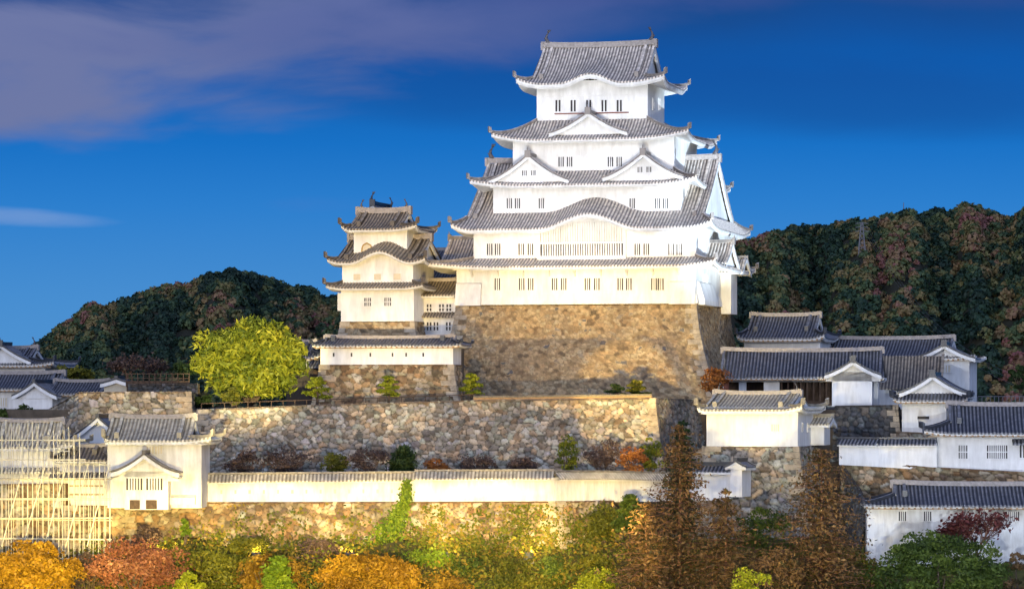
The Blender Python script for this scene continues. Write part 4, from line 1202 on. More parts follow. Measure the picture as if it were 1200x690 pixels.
# ------------------------------------------------------------------ long white plaster wall in front (three lengths)
def dobei(label, pts, h_roof, tile, hw=.85, holes=0, wall_h=None, mat=M_OLDWHITE):
    """pts: (px, py of wall foot, py of eave, Y). plaster wall with a small tiled gable roof"""
    o = tag(bpy.data.objects.new('plaster_wall', None), label, 'plaster wall', 'plaster walls along the lower rampart'); COL.objects.link(o)
    A = [Vector(PP(p[0], p[1], p[3])) for p in pts]; E_ = [PZ(p[2], p[3]) for p in pts]
    o.location = A[0]
    mbx = MB()
    Q = [a - A[0] for a in A]
    rows = []
    d = [(Q[min(i + 1, len(Q) - 1)] - Q[max(0, i - 1)]).normalized() for i in range(len(Q))]
    nr = [Vector((t.y, -t.x, 0)).normalized() for t in d]
    ht = [E_[i] - A[i].z for i in range(len(Q))]
    sec = lambda i: [Q[i] + nr[i] * .2 + Vector((0, 0, -.3)), Q[i] + nr[i] * .2 + Vector((0, 0, ht[i] + .15)), Q[i] - nr[i] * .2 + Vector((0, 0, ht[i] + .15)), Q[i] - nr[i] * .2 + Vector((0, 0, -.3))]
    S_ = [sec(i) for i in range(len(Q))]
    mbx.grid([[s_[j] for s_ in S_] for j in (0, 1, 2, 3, 0)])
    for s_, rev in ((S_[0], True), (S_[-1], False)):
        ids = [mbx.p(*q) for q in s_]; mbx.face(ids[::-1] if rev else ids)
    mbx.build('wall', mat, o)
    rb = MB(); ev = MB()
    for i in range(len(Q) - 1):
        t = Q[i + 1] - Q[i]; tl = Vector((t.x, t.y, 0)).length
        ang = math.atan2(t.y, t.x); sl = t.z + E_[i + 1] - A[i + 1].z - (E_[i] - A[i].z)
        M = Matrix.Translation(Q[i] + Vector((0, 0, ht[i]))) @ Matrix.Rotation(ang, 4, 'Z')
        Sh = Matrix.Identity(4); Sh[2][0] = sl / tl
        for sgn in (1, -1):
            f = MB(M @ Sh)
            oo = (0, -hw, 0) if sgn == 1 else (tl, hw, 0)
            tile_face(f, oo, (sgn, 0, 0), (0, sgn, 0), tl, hw, 0, 0, 1, 0, h_roof, 1, 0, 1, nv=3, lip=.12, prof=lambda v: v)
            off = len(rb.v); rb.v += f.v; rb.f += [tuple(q + off for q in ff) for ff in f.f]; rb.uv += f.uv
        f = MB(M @ Sh); f.grid([[(0, -hw + .05, -.1), (tl, -hw + .05, -.1)], [(0, -hw + .08, -.22), (tl, -hw + .08, -.22)], [(0, -.2, -.05), (tl, -.2, -.05)]])
        f.grid([[(0, hw - .05, -.1), (tl, hw - .05, -.1)], [(0, .2, -.05), (tl, .2, -.05)]])
        off = len(ev.v); ev.v += f.v; ev.f += [tuple(q + off for q in ff) for ff in f.f]; ev.uv += f.uv
    rb.sweep([Q[i] + Vector((0, 0, ht[i] + h_roof - .02)) for i in range(len(Q))], .36, .2)
    ro = rb.build('roof', tile, o); ev.build('eave', mat, o)
    L0, L1 = Q[0], Q[-1]
    for i in range(holes):
        f = (i + .6) / (holes + .2); q = L0.lerp(L1, f); hh = ht[0] + (ht[-1] - ht[0]) * f
        t = (L1 - L0).normalized(); n_ = Vector((t.y, -t.x, 0)).normalized(); c = q + n_ * .205 + Vector((0, 0, hh * .48))
        b_ = MB(Matrix.Translation(c) @ Matrix.Rotation(math.atan2(t.y, t.x), 4, 'Z'))
        hw_ = .1 if i % 3 else .13
        b_.box(-hw_, hw_, -.03, .03, -.2, .2); b_.build('loophole', M_SHUT, o)
    return o
dobei('long plain plaster wall between the corner gatehouse and the ivy', [(233, 587.5, 564, 347), (486, 587, 562, 346.5)], .75, M_LITTILE, holes=15)
dobei('bright plaster wall section between the ivy and the wall corner', [(486, 587, 560.5, 345.6), (649, 586, 560, 344.6)], .78, M_LITTILE, hw=1.0)
dobei('receding plaster wall from its corner towards the tall reddish conifer', [(649, 586, 560.5, 344.6), (708, 584.5, 560.5, 350), (790, 584, 562, 357)], .7, M_LITTILE)

# rubble wall below it
stone_wall('lower_rampart', 'golden rubble rampart with creepers below the long plaster wall', [PP(120, 594, 352), PP(146, 591, 345.6), PP(235, 588, 345.8), PP(486, 587.5, 345.0), PP(650, 587, 343.2), PP(720, 586, 349)], 21.5, 3.2, M_STONE_W, cap=1.6, cs=.72, ch=.56, depth=.24, seed=31, res=.13, power=1.15)

# ------------------------------------------------------------------ corner gatehouse at left
G = Bld('gatehouse', 'cream corner gatehouse with gabled porch beside the scaffolding', 'gatehouse', 183, 591, 340, 2)
g1_ = rect_px(G, 126, 236, 1.5, 8.5)
ez = G.lz(516, 0, .2)
walls(G, g1_, -.4, ez + .2, M_OLDWHITE)
roof(G, (G.lx(121.5, .2), G.lx(247, .2), .2, 9.8), ez, ridge=(G.lx(131, 5), G.lx(229, 5), 5), zr=G.lz(489.5, 0, 5), vg=.18, wall=g1_, tile=M_LITTILE, white=M_OLDWHITE, lift=.35, kf=1.8, band=.3, ridge_h=.32)
px0, px1 = G.lx(146, -.8), G.lx(197, -.8)
walls(G, (px0, px1, -.8, 1.5), -.5, G.lz(552, 0, -.8), M_OLDWHITE, name='porch_wall')
zp = G.lz(557, 0, -1.6)
gabled(G.o, Matrix.Translation(((G.lx(113.5, -1.6) + G.lx(207, -1.6)) / 2 + .75, -1.6, zp)), (G.lx(207, -1.6) - G.lx(125, -1.6)) / 2, G.lz(532, 0, -1.6) - zp, 3.1, tile=M_WARMTILE, white=M_OLDWHITE, inset=.8, flare=.3, name='porch_roof', wallz=-.6, finial=False)
for c in (157.5, 181): 
    x_ = G.lx(c, -.8); window(G, x_, -.8, G.lz(574, x_, -.8), G.lz(560, x_, -.8), 1.7, 5, M_GREYPANE, mat=M_OLDWHITE)
for c in (176, 186):
    x_ = G.lx(c, 1.5); window(G, x_, 1.5, G.lz(531.5, x_, 1.5), G.lz(523, x_, 1.5), .75, 2, M_SHUT, mat=M_OLDWHITE)
for ca, cb_ in ((152, 164), (171, 184)):
    mbx = MB(); mbx.box(G.lx(ca, -.8), G.lx(cb_, -.8), -.84, -.7, -.45, G.lz(585.5, 0, -.8)); mbx.build('vent_opening', M_WOOD, G.o)
mbx = MB(); mbx.prism([(G.lx(196, 1.5), 1.5, 0), (G.lx(196, 1.5), .6, 0), (G.lx(196, 1.5), .6, .7), (G.lx(196, 1.5), 1.5, 1.0)], (3.0, 0, 0)); mbx.build('buttress', M_OLDWHITE, G.o)

# stepped gate buildings behind the scaffolding
A1 = Bld('curved_roof_turret', 'pale turret with a broad curved roof behind the scaffolding', 'turret', 40, 566, 346, 4)
a_ = rect_px(A1, -30, 76, 0, 6)
walls(A1, a_, A1.lz(566, 0, 0) - 1, A1.lz(523, 0, 0), M_OLDWHITE)
roof(A1, (a_[0] - 1, a_[1] + 1.2, -1.2, 7.2), A1.lz(524, 0, -1.2), ridge=(a_[0] + 1, A1.lx(104, 3), 3) if False else (a_[0] + 1.6, a_[1] - .8, 3), zr=A1.lz(494, 0, 3), vg=.35, wall=a_, tile=M_LITTILE, white=M_OLDWHITE, lift=.5, kf=2.0, band=.28, ridge_h=.32, prof=prof_steep)
mbx = MB(); tile_face(mbx, (a_[0], -1.1, 0), (1, 0, 0), (0, 1, 0), a_[1] - a_[0], 1.1, 0, 0, 1, A1.lz(553, 0, 0), .5, 1, 0, 1, nv=3); mbx.build('lean_roof', M_LITTILE, A1.o)
A2 = Bld('gate_building', 'narrow tiled gate building between the gatehouse and the scaffolding', 'gate building', 98, 592, 345, 2)
a_ = rect_px(A2, 70, 127, 0, 5)
walls(A2, a_, -2, A2.lz(538, 0, 0), M_OLDWHITE)
roof(A2, (a_[0] - .6, a_[1] + .2, -1.0, 6), A2.lz(539, 0, -1), ridge=(a_[0] + .2, a_[1] - .4, 2.5), zr=A2.lz(523, 0, 2.5), vg=.5, wall=a_, tile=M_WARMTILE, white=M_OLDWHITE, lift=.1, band=.22, ridge_h=.25)
mbx = MB(); tile_face(mbx, (a_[0] - 1, -1.4, 0), (1, 0, 0), (0, 1, 0), a_[1] - a_[0] + 1, 1.4, 0, 0, 1, A2.lz(560, 0, -1), .6, 1, 0, 1, nv=3); mbx.build('lean_roof', M_WARMTILE, A2.o)
for r_ in (570, 580): 
    mbx = MB(); mbx.box(a_[0] + .5, a_[1] - .5, -.12, .01, A2.lz(r_, 0, 0), A2.lz(r_, 0, 0) + .18); mbx.build('wall_band', M_PLANK, A2.o)
A3 = Bld('blue_gable_house', 'small house with dark blue tiled gable roof behind the pale curved roof turret', 'house', 116, 530, 362, 6)
walls(A3, (-2.4, 2.4, 0, 6), -3, A3.lz(514, 0, 0), M_WHITE)
gabled(A3.o, Matrix.Translation((0, -.8, A3.lz(516, 0, 0))), 3.6, A3.lz(489, 0, 0) - A3.lz(516, 0, 0), 7.5, tile=M_DTILE, both=True, name='roof', finial=False)
A4 = Bld('end_gable_house', 'small white gabled house end with blue tiles at far left of scaffolding', 'house', 13, 530, 360, -10)
walls(A4, (-2.0, 2.0, 0, 6), -3, A4.lz(517, 0, 0), M_WHITE)
gabled(A4.o, Matrix.Translation((0, -.8, A4.lz(519, 0, 0))), 2.9, A4.lz(498, 0, 0) - A4.lz(519, 0, 0), 7.5, tile=M_DTILE, both=True, name='roof', finial=True)
stone_wall('gate_rampart', 'golden stone rampart behind the scaffolding, left of the corner gatehouse', [PP(-40, 567, 343.5), PP(72, 566, 343.5), PP(76, 592, 343.2), PP(147, 592, 344)], 20, 2.2, M_STONE_W, cap=1.5, cs=.85, ch=.7, depth=.2, seed=41, res=.17)

# scaffolding
Sc = thing('scaffolding', 'tall pole scaffolding lashed in front of the left rampart', 'scaffolding', PT(65, 655, 336))
o0 = Vector(Sc.location); topn = {0: 495, 1: 495, 2: 497}
xs_ = np.linspace(-4, 128, 23)
for row, Yr_ in ((0, 334.5), (1, 337.6)):
    for i, c in enumerate(xs_):
        tp = (497 if c < 50 else 505 if c < 95 else 545) + random.uniform(-6, 8) + row * 3
        bt = 655 + random.uniform(-3, 6)
        p0 = PT(c + random.uniform(-1, 1) + row * 1.6, bt, Yr_) - o0; p1 = PT(c + random.uniform(-1.2, 1.2) + row * 1.6, tp, Yr_) - o0
        mbx = MB(); mbx.tube([p0, p1], .032, 6); mbx.build('pole', M_METAL, Sc)
    for r_ in range(515, 655, 23):
        x_end = 131 if r_ > 548 else 100 if r_ > 510 else 52
        mbx = MB(); mbx.tube([PT(-8, r_ + row, Yr_ + .12) - o0, PT(x_end, r_ + row + random.uniform(-2, 2), Yr_ + .12) - o0], .045, 6); mbx.build('rail', M_METAL, Sc)
for r_ in (561, 607):
    mbx = MB(); a = PT(-6, r_, 335.5) - o0; b_ = PT(128, r_, 335.5) - o0; mbx.box(a.x, b_.x, a.y - .8, a.y + 2.4, a.z - .04, a.z + .04); mbx.build('plank_deck', M_PLANK, Sc)
for i in range(10):
    c = 2 + i * 12.5; r0_ = 640 - (i % 2) * 45
    mbx = MB(); mbx.tube([PT(c, r0_, 334.3) - o0, PT(c + 14, r0_ - 52, 334.3) - o0], .055, 5); mbx.build('brace', M_METAL, Sc)

# upper left stone wall and what stands round it
stone_wall('upper_left_wall', 'square cornered stone wall with a golden lit face, left behind the gatehouse', [PP(30, 494, 392), PP(92, 459, 384), PP(224, 458.5, 382.5), PP(230, 460, 392)], 33, .9, M_STONE_G, cap=1.6, cs=.8, ch=.62, depth=.18, seed=51)
Fe = thing('slat_fence', 'dark slatted wooden fence above the upper left stone wall', 'fence', PT(185, 447, 396))
for i in range(12):
    x_ = PX(148 + i * 6.7, 396) - PX(185, 396); mbx = MB(); mbx.box(x_ - .06, x_ + .06, -.06, .06, -.6, 1.05); mbx.build('post', M_WOOD, Fe)
mbx = MB(); mbx.box(-3.8, 3.8, .07, .1, -1.3, .1); mbx.build('board_panel', M_WOOD, Fe)
for zz in (.35, .9):
    mbx = MB(); mbx.box(-3.85, 3.85, -.1, -.06, zz, zz + .09); mbx.build('rail', M_WOOD, Fe)
Hu = Bld('tan_shed', 'low tan walled shed beside the slatted wooden fence', 'shed', 137, 462, 398, 6)
walls(Hu, (-1.6, 1.6, 0, 3), -1, 1.4, M_SHUT)
gabled(Hu.o, Matrix.Translation((0, -.4, 1.3)), 2.0, .55, 3.8, tile=M_DTILE, both=True, name='roof', finial=False)
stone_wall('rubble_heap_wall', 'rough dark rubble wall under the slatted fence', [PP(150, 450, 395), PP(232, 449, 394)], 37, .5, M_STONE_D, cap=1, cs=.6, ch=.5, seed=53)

# far left white buildings
F1 = Bld('far_turret', 'white turret with dark gable roof at the left edge of the photo', 'turret', 14, 440, 440, 8)
walls(F1, (-6.5, 4.6, 0, 9), -3, F1.lz(424, 0, 0))
roof(F1, (-8.2, 6.2, -1.5, 10.5), F1.lz(427, 0, -1.5), ridge=(-4, 2.2, 4.5), zr=F1.lz(408, 0, 4.5), vg=.4, wall=(-6.5, 4.6, 0, 9), tile=M_DTILE, lift=.4, band=.3, ridge_h=.32, fishes=1.2)
gabled(F1.o, Matrix.Translation((-1.2, -1.4, F1.lz(424, 0, 0))), 4.2, 2.3, 5, tile=M_DTILE, name='dormer')
F2 = Bld('far_gallery', 'long white gallery with dark roof in front of the far left turret', 'gallery', 30, 492, 425, 6)
walls(F2, (-9, 4.6, 0, 6), -3, F2.lz(454, 0, 0))
roof(F2, (-10, 6.2, -1.2, 7.2), F2.lz(455, 0, -1.2), ridge=(-9, 4.4, 3), zr=F2.lz(438, 0, 3), vg=.4, wall=(-9, 4.6, 0, 6), tile=M_DTILE, lift=.25, band=.25, ridge_h=.35)
window(F2, F2.lx(3, 0), 0, F2.lz(476, 0, 0), F2.lz(466, 0, 0), 1.2, 3, M_SHUT)
F3 = Bld('far_gabled_wing', 'small white gabled wing with blue grey roof beside the far left gallery', 'house', 42, 490, 415, 12)
walls(F3, (-2.2, 2.2, 0, 5), -3, F3.lz(462, 0, 0))
gabled(F3.o, Matrix.Translation((0, -.7, F3.lz(464, 0, 0))), 3.0, F3.lz(448, 0, 0) - F3.lz(464, 0, 0), 6.4, tile=M_DTILE, both=True, name='roof', finial=False)
walls(F3, (2.2, 7.5, 2, 6), -3, F3.lz(460, 4, 2), name='side_wall')
roof(F3, (1.2, 8.4, 1, 7), F3.lz(461, 4, 2), ridge=(1.2, 8.4, 4), zr=F3.lz(447, 4, 4), vg=1, wall=(2.2, 7.5, 2, 6), tile=M_DTILE, lift=0, band=.2, ridge_h=.25)
F4 = Bld('far_hall', 'low dark roofed hall between far left buildings and slatted fence', 'hall', 98, 466, 430, 6)
walls(F4, (-6, 3.2, 0, 5), -3, F4.lz(456, 0, 0))
roof(F4, (-7, 4.0, -1, 6), F4.lz(457, 0, -1), ridge=(-7, 4.0, 2.5), zr=F4.lz(447, 0, 2.5), vg=1, wall=(-6, 3.2, 0, 5), tile=M_DTILE, lift=0, band=.2, ridge_h=.25)
gabled(F4.o, Matrix.Translation((F4.lx(68, -1), -1.5, F4.lz(453, 0, 0))), 2.6, 1.5, 3.5, tile=M_DTILE, name='dormer', finial=False)
F5 = Bld('hidden_turret', 'small dark roofed turret half hidden behind the big round tree', 'turret', 356, 440, 412, 12)
walls(F5, (-2, 1.6, 0, 4), F5.lz(431, 0, 0), F5.lz(417, 0, 0)); walls(F5, (-2.2, 1.8, -.2, 4), -4, F5.lz(431, 0, 0), M_STONE_D, name='footing')
roof(F5, (-3, 2.6, -1, 5), F5.lz(418, 0, -1), ridge=(-1.2, 1.0, 2), zr=F5.lz(401, 0, 2), vg=.4, wall=(-2, 1.6, 0, 4), tile=M_DTILE, lift=.4, band=.2, ridge_h=.3)
walls(F5, (1.4, 2.6, -.6, 2), -4, F5.lz(438, 0, 0) + 1.0, M_WOOD, name='side_wall')
mbx = MB(); tile_face(mbx, (1.0, -2.2, 0), (1, 0, 0), (0, 1, 0), 2.0, 2.2, 0, 0, 1, F5.lz(430, 0, 0), 1.2, 1, 0, 1, nv=3); mbx.build('lean_roof', M_DTILE, F5.o)

# ------------------------------------------------------------------ right-hand buildings
T1 = Bld('corner_turret', 'white corner turret with pale roof, half lit warm, on the right rampart', 'turret', 880, 520, 356, 16)
t1 = rect_px(T1, 828, 935, 0, 11)
te = T1.lz(480, T1.lx(880, 0), -1.3)
walls(T1, t1, -.3, te + .3)
roof(T1, (T1.lx(816.5, -1.4), T1.lx(940, -1.4), -1.4, 12.4), te, ridge=(T1.lx(838, 5.5), T1.lx(938, 5.5), 5.5), zr=T1.lz(461.5, 0, 5.5), vg=.25, wall=t1, tile=M_LITTILE, lift=.45, kf=1.8, band=.35, ridge_h=.32, fishes=.9)
x_ = T1.lx(908.5, 0); window(T1, x_, 0, T1.lz(505, x_, 0), T1.lz(497, x_, 0), .85, 3, M_SHUT)
for yy in (2.5, 5.5): window(T1, t1[1], yy, T1.lz(505, t1[1], yy), T1.lz(496, t1[1], yy), .55, 0, M_GREYPANE, side='R')
mbx = MB(); zc = T1.lz(506, 0, 0); mbx.box(T1.lx(920, 0), T1.lx(931, 0), -.08, .02, zc - .12, zc + .05); mbx.build('ledge', M_WHITE, T1.o)
walls(T1, (t1[1] - .02, t1[1] + 1.5, 7.5, 11), -.2, T1.lz(497, t1[1], 8), name='side_bay')
gabled(T1.o, Matrix.Translation((t1[1] + 2.2, 9.2, T1.lz(497, t1[1], 8))) @ Matrix.Rotation(R(90), 4, 'Z'), 2.4, .8, 3, tile=M_LITTILE, name='bay_roof', finial=False)
stone_wall('turret_rampart', 'grey stone rampart with sharp corner under the white corner turret', [wl(T1, t1[0] - 4, 3.5, -1.2), wl(T1, t1[0] - .1, -.1, -.25), wl(T1, t1[1] + .1, -.1, -.25), wl(T1, t1[1] + .1, 12, -.25)], 19, 4.2, M_STONE_G, cap=1.0, cs=.75, ch=.58, depth=.2, seed=61, power=1.25)
P_ = [T1.xy(*q) for q in ((t1[0] + .6, .8), (t1[1] - .6, .8), (t1[1] - .6, 16), (t1[0] + .6, 16))]
mb = MB(); mb.prism([(q[0], q[1], T1.loc.z - .35) for q in P_][::-1], (0, 0, -16)); tag(mb.build('turret_terrace', M_EARTH), kind='structure')
GW = Bld('gate_wall_end', 'small white wall end with blue grey tile cap behind the conifers', 'plaster wall', 840, 575, 348, 20)
walls(GW, (-3.0, 1.6, 0, .7), -1.0, GW.lz(552, 0, 0)); walls(GW, (1.6, 2.9, -.4, 3), -.6, GW.lz(547, 0, 0), name='end_wall')
gabled(GW.o, Matrix.Translation((1.65, .35, GW.lz(552, 0, 0))) @ Matrix.Rotation(R(90), 4, 'Z'), .95, .6, 5.0, tile=M_DTILE, both=True, name='roof', finial=False, barge=.2, inset=.2)
gabled(GW.o, Matrix.Translation((2.25, -.7, GW.lz(547, 0, 0))), 1.15, .6, 4.0, tile=M_DTILE, both=True, name='end_roof', finial=False, barge=.2, inset=.2)

R1 = Bld('hip_roof_turret', 'white turret with dark hipped roof beside the keep base, in front of the hill', 'turret', 920, 412, 410, 14)
r_ = rect_px(R1, 872, 961, 0, 9)
walls(R1, r_, -2, R1.lz(394, 0, 0))
roof(R1, (R1.lx(863, -1.6), R1.lx(966, -1.6), -1.6, 10.6), R1.lz(396, 0, -1.6), ridge=(R1.lx(881, 4.5), R1.lx(961, 4.5), 4.5), zr=R1.lz(370, 0, 4.5), vg=.42, wall=r_, tile=M_DTILE, lift=.45, kf=1.5, band=.35, ridge_h=.34)
R2 = Bld('long_gate_hall', 'long dark roofed hall with open timber bays and a white gabled end wing', 'hall', 940, 472, 386, 8)
r_ = rect_px(R2, 848, 1033, 0, 9)
re = R2.lz(441.5, 0, -1.2)
roof(R2, (R2.lx(847, -1.3), R2.lx(1036, -1.3), -1.3, 10.3), re, ridge=(R2.lx(847, 4.5), R2.lx(1034, 4.5), 4.5), zr=R2.lz(411.5, 0, 4.5), vg=1, wall=(r_[0] - .6, r_[1], 0, 9), tile=M_DTILE, lift=0, band=.22, ridge_h=.34, nv=10)
walls(R2, (r_[0] - .5, r_[1] - .5, 4.5, 9), -.5, re + .3)
walls(R2, (R2.lx(975, -2.2), R2.lx(1022, -2.2), -2.2, 4.5), -.4, R2.lz(436, 0, -2.2), name='wing_wall')
zb_ = R2.lz(440.5, 0, -3.2); xa, xb = R2.lx(966, -3.2), R2.lx(1033, -3.2)
gabled(R2.o, Matrix.Translation(((xa + xb) / 2, -3.2, zb_)), (xb - xa) / 2, R2.lz(422.5, 0, -3.2) - zb_, 8, tile=M_DTILE, inset=1.0, flare=.1, name='wing_roof', wallz=-.6)
for ca, cb_, mt, nm in ((848, 854, M_REDWOOD, 'pillar'), (866, 874.5, M_WHITE, 'pillar'), (895, 913.5, M_WHITE, 'pillar')):
    walls(R2, (R2.lx(ca, .2), R2.lx(cb_, .2), .2, .8), -.5, re + .25, mt, name=nm)
mbx = MB(); mbx.box(r_[0], R2.lx(975, .3), .35, .65, re - .5, re - .1); mbx.box(r_[0], R2.lx(975, .3), .3, .6, -.3, .25)
mbx.build('timber_beam', M_WOOD, R2.o)
for i in range(8):
    c = 916 + i * 7.5; x_ = R2.lx(c, .5); mbx = MB(); mbx.box(x_ - .1, x_ + .1, .4, .6, .25, re - .5); mbx.build('timber_post', M_WOOD, R2.o)
mbx = MB(); mbx.box(r_[0] + .2, R2.lx(975, 4), 4.3, 4.45, -.3, re); mbx.build('timber_wall', M_WOOD, R2.o)
R3 = Bld('rear_hall', 'large dark roofed rear hall with white gable dormer below the right hill', 'hall', 1075, 470, 412, 14)
r_ = rect_px(R3, 1000, 1135, 0, 10)
walls(R3, r_, -3, R3.lz(416, 0, 0))
roof(R3, (R3.lx(965, -1.8), R3.lx(1143, -1.8), -1.8, 11.8), R3.lz(419, 0, -1.8), ridge=(R3.lx(966, 5), R3.lx(1118, 5), 5), zr=R3.lz(397, 0, 5), vg=.4, wall=r_, tile=M_DTILE, lift=.35, kf=1.5, band=.3, ridge_h=.34)
zb_ = R3.lz(421, 0, -2.2); xa, xb = R3.lx(1070, -2.2), R3.lx(1143, -2.2)
gabled(R3.o, Matrix.Translation(((xa + xb) / 2, -2.3, zb_)), (xb - xa) / 2, R3.lz(404, 0, -2.2) - zb_, 7, tile=M_DTILE, inset=.8, flare=.1, name='dormer')
walls(R3, (R3.lx(1078, -1.2), R3.lx(1136, -1.2), -1.2, 3), -5, R3.lz(420, 0, 0), name='front_wall')
x_ = R3.lx(1109, -1.2); window(R3, x_, -1.2, R3.lz(436, x_, -1.2), R3.lz(428, x_, -1.2), 1.0, 2, M_SHUT)
R3b = Bld('slanting_roof_shed', 'low grey lean-to roof sloping between the long hall and rear hall', 'shed', 1062, 466, 398, 10)
walls(R3b, (-2.6, 3.4, 0, 5), -2, R3b.lz(452, 0, 0))
mbx = MB(); tile_face(mbx, (-3.4, -.9, 0), (1, 0, 0), (0, 1, 0), 7.6, 6.5, 0, 0, 1, R3b.lz(455, 0, 0), 4.0, 1, 0, 1, nv=6)
ro = mbx.build('roof', M_WARMTILE, R3b.o)
mbx = MB(); mbx.sweep([(-3.4, -.9, R3b.lz(455, 0, 0)), (-3.4, 5.6, R3b.lz(455, 0, 0) + 4.0)], .35, .3); mbx.sweep([(4.2, -.9, R3b.lz(455, 0, 0)), (4.2, 5.6, R3b.lz(455, 0, 0) + 4.0)], .35, .3); mbx.build('verge_ridge', M_WARMTILE, ro)
R4 = Bld('gable_front_turret', 'white turret with front facing gable and dark slot window, right side', 'turret', 1083, 506, 374, 12)
r_ = rect_px(R4, 1057, 1109, 0, 8)
walls(R4, r_, -2, R4.lz(467, 0, 0))
e = (R4.lx(1045, -1.3), R4.lx(1134, -1.3), -1.3, 9.3)
zb_ = R4.lz(467, 0, -1.5)
gabled(R4.o, Matrix.Translation(((R4.lx(1050, -1.5) + R4.lx(1135, -1.5)) / 2, -1.2, zb_ + .35)), (R4.lx(1135, -1.5) - R4.lx(1050, -1.5)) / 2, R4.lz(440, 0, -1.5) - zb_ - .3, 10, tile=M_DTILE, inset=.9, both=True, flare=.2, name='roof', wallz=-.5)
roof(R4, (R4.lx(1046, -1.9), R4.lx(1134, -1.9), -1.9, 1.5), R4.lz(468.5, 0, -1.9), inner=(R4.lx(1058, -.2), R4.lx(1124, -.2), -.35, .9), zi=R4.lz(461, 0, -.3), wall=(r_[0], r_[1], 0, 1.2), tile=M_DTILE, lift=.25, band=.25, name='skirt_roof')
x_ = R4.lx(1082, 0); window(R4, x_, 0, R4.lz(491, x_, 0), R4.lz(487.5, x_, 0), 1.35, 0, M_DARK)
R5 = Bld('rampart_gallery', 'long white gallery with barred windows and dark roof at the right edge', 'gallery', 1150, 548, 356, 6)
r_ = rect_px(R5, 1089, 1260, 0, 8)
re = R5.lz(507, 0, -1.3)
walls(R5, r_, -1.5, re + .3)
roof(R5, (R5.lx(1083, -1.4), r_[1] + 1.5, -1.4, 9.4), re, ridge=(R5.lx(1111, 4), r_[1] - 1, 4), zr=R5.lz(475, 0, 4), vg=.45, wall=r_, tile=M_DTILE, lift=.35, kf=1.4, band=.3, ridge_h=.34, nv=10)
for c, wd, nb_ in ((1128.5, .95, 4), (1168.5, 2.2, 9)):
    x_ = R5.lx(c, 0); window(R5, x_, 0, R5.lz(537, x_, 0), R5.lz(521.5, x_, 0), wd, nb_, M_GREYPANE, hbar=True)
x_ = R5.lx(1201, 0); window(R5, x_, 0, R5.lz(536, x_, 0), R5.lz(521, x_, 0), 1.1, 3, M_DARK)
mbx = MB(); zc = R5.lz(519.5, 0, 0); tile_face(mbx, (R5.lx(1186, 0), -.9, 0), (1, 0, 0), (0, 1, 0), 5, .9, 0, 0, 1, zc, .5, 1, 0, 1, nv=3); mbx.build('door_roof', M_DTILE, R5.o)
stone_wall('right_rampart', 'low brown stone rampart under the white gallery at right', [PP(986, 539, 359), PP(1070, 545, 355.8), PP(1090, 547, 355), PP(1260, 556, 350)], 24, 1.6, M_STONE_W, cap=2, cs=.85, ch=.6, depth=.2, seed=71)
dw = dobei('curved white wall with loopholes right of the corner turret', [(984, 541, 520, 359), (1030, 543.5, 520.5, 357), (1098, 548, 520.5, 355.6)], .6, M_DTILE, hw=.9, holes=9, mat=M_WHITE)
stone_wall('dark_court_wall', 'dark stone wall below the long gate hall', [PP(978, 475, 381), PP(1052, 474, 376), PP(1056, 478, 384)], 33, 1.0, M_STONE_D, cap=1.2, cs=.8, ch=.65, depth=.2, seed=73)
stone_wall('court_rim_wall', 'thin stone rim below the gable front turret', [PP(1050, 505, 372), PP(1112, 508, 369)], 33, .5, M_STONE_G, cap=1.2, cs=.8, ch=.65, depth=.15, seed=75)
R7 = Bld('lower_gallery', 'lowest white gallery with dark tiled roof above the green tree at right', 'gallery', 1110, 635, 334, 4)
r_ = rect_px(R7, 1016, 1270, 0, 7)
re = R7.lz(592, 0, -1.1)
walls(R7, r_, -2.5, re + .3, M_OLDWHITE)
roof(R7, (R7.lx(1012.5, -1.2), r_[1] + 2, -1.2, 8.2), re, ridge=(R7.lx(1046, 3.5), r_[1], 3.5), zr=R7.lz(568, 0, 3.5), vg=.55, wall=r_, tile=M_DTILE, white=M_OLDWHITE, lift=.1, kf=1.0, band=.22, ridge_h=.35, nv=9)
for c in (1057.5, 1087, 1151, 1181, 1190):
    x_ = R7.lx(c, 0); window(R7, x_, 0, R7.lz(610, x_, 0), R7.lz(599, x_, 0), .75, 3, M_GREYPANE, mat=M_OLDWHITE)
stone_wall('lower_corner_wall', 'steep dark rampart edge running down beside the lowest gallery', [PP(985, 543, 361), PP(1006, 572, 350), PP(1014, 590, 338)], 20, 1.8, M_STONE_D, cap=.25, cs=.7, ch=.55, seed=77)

# pylon and mast on the east hill
row = lambda q: HY - (q[2] - EYE) * F / q[1]
vP = min(np.linspace(.4, .99, 60), key=lambda v: abs(row(EAST(1010, v)) - 298))
pP = EAST(1010, vP)
Py = thing('pylon', 'steel lattice power pylon on the right hill', 'pylon', pP)
kk = pP[1] / F; hP = 38 * kk
for sx in (-1, 1):
    for sy in (-1, 1):
        mbx = MB(); mbx.tube([(sx * 1.7, sy * 1.7, -3), (sx * .35, sy * .35, hP)], .16, 5); mbx.build('leg', M_STEEL, Py)
mbx = MB()
for i in range(7):
    f0, f1 = i / 7, (i + 1) / 7
    w0, w1_ = 1.7 - 1.35 * f0, 1.7 - 1.35 * f1
    mbx.tube([(-w0, -w0, hP * f0), (w1_, -w1_, hP * f1)], .12, 4); mbx.tube([(w0, -w0, hP * f0), (-w1_, -w1_, hP * f1)], .12, 4)
mbx.build('lattice', M_STEEL, Py)
for f in (.72, .84, .96):
    mbx = MB(); mbx.tube([(-2.6, 0, hP * f), (0, 0, hP * f + .4), (2.6, 0, hP * f)], .16, 4); mbx.build('cross_arm', M_STEEL, Py)
Ms = thing('radio_mast', 'thin radio mast standing on the crest of the right hill', 'mast', EAST(1059, 1.0))
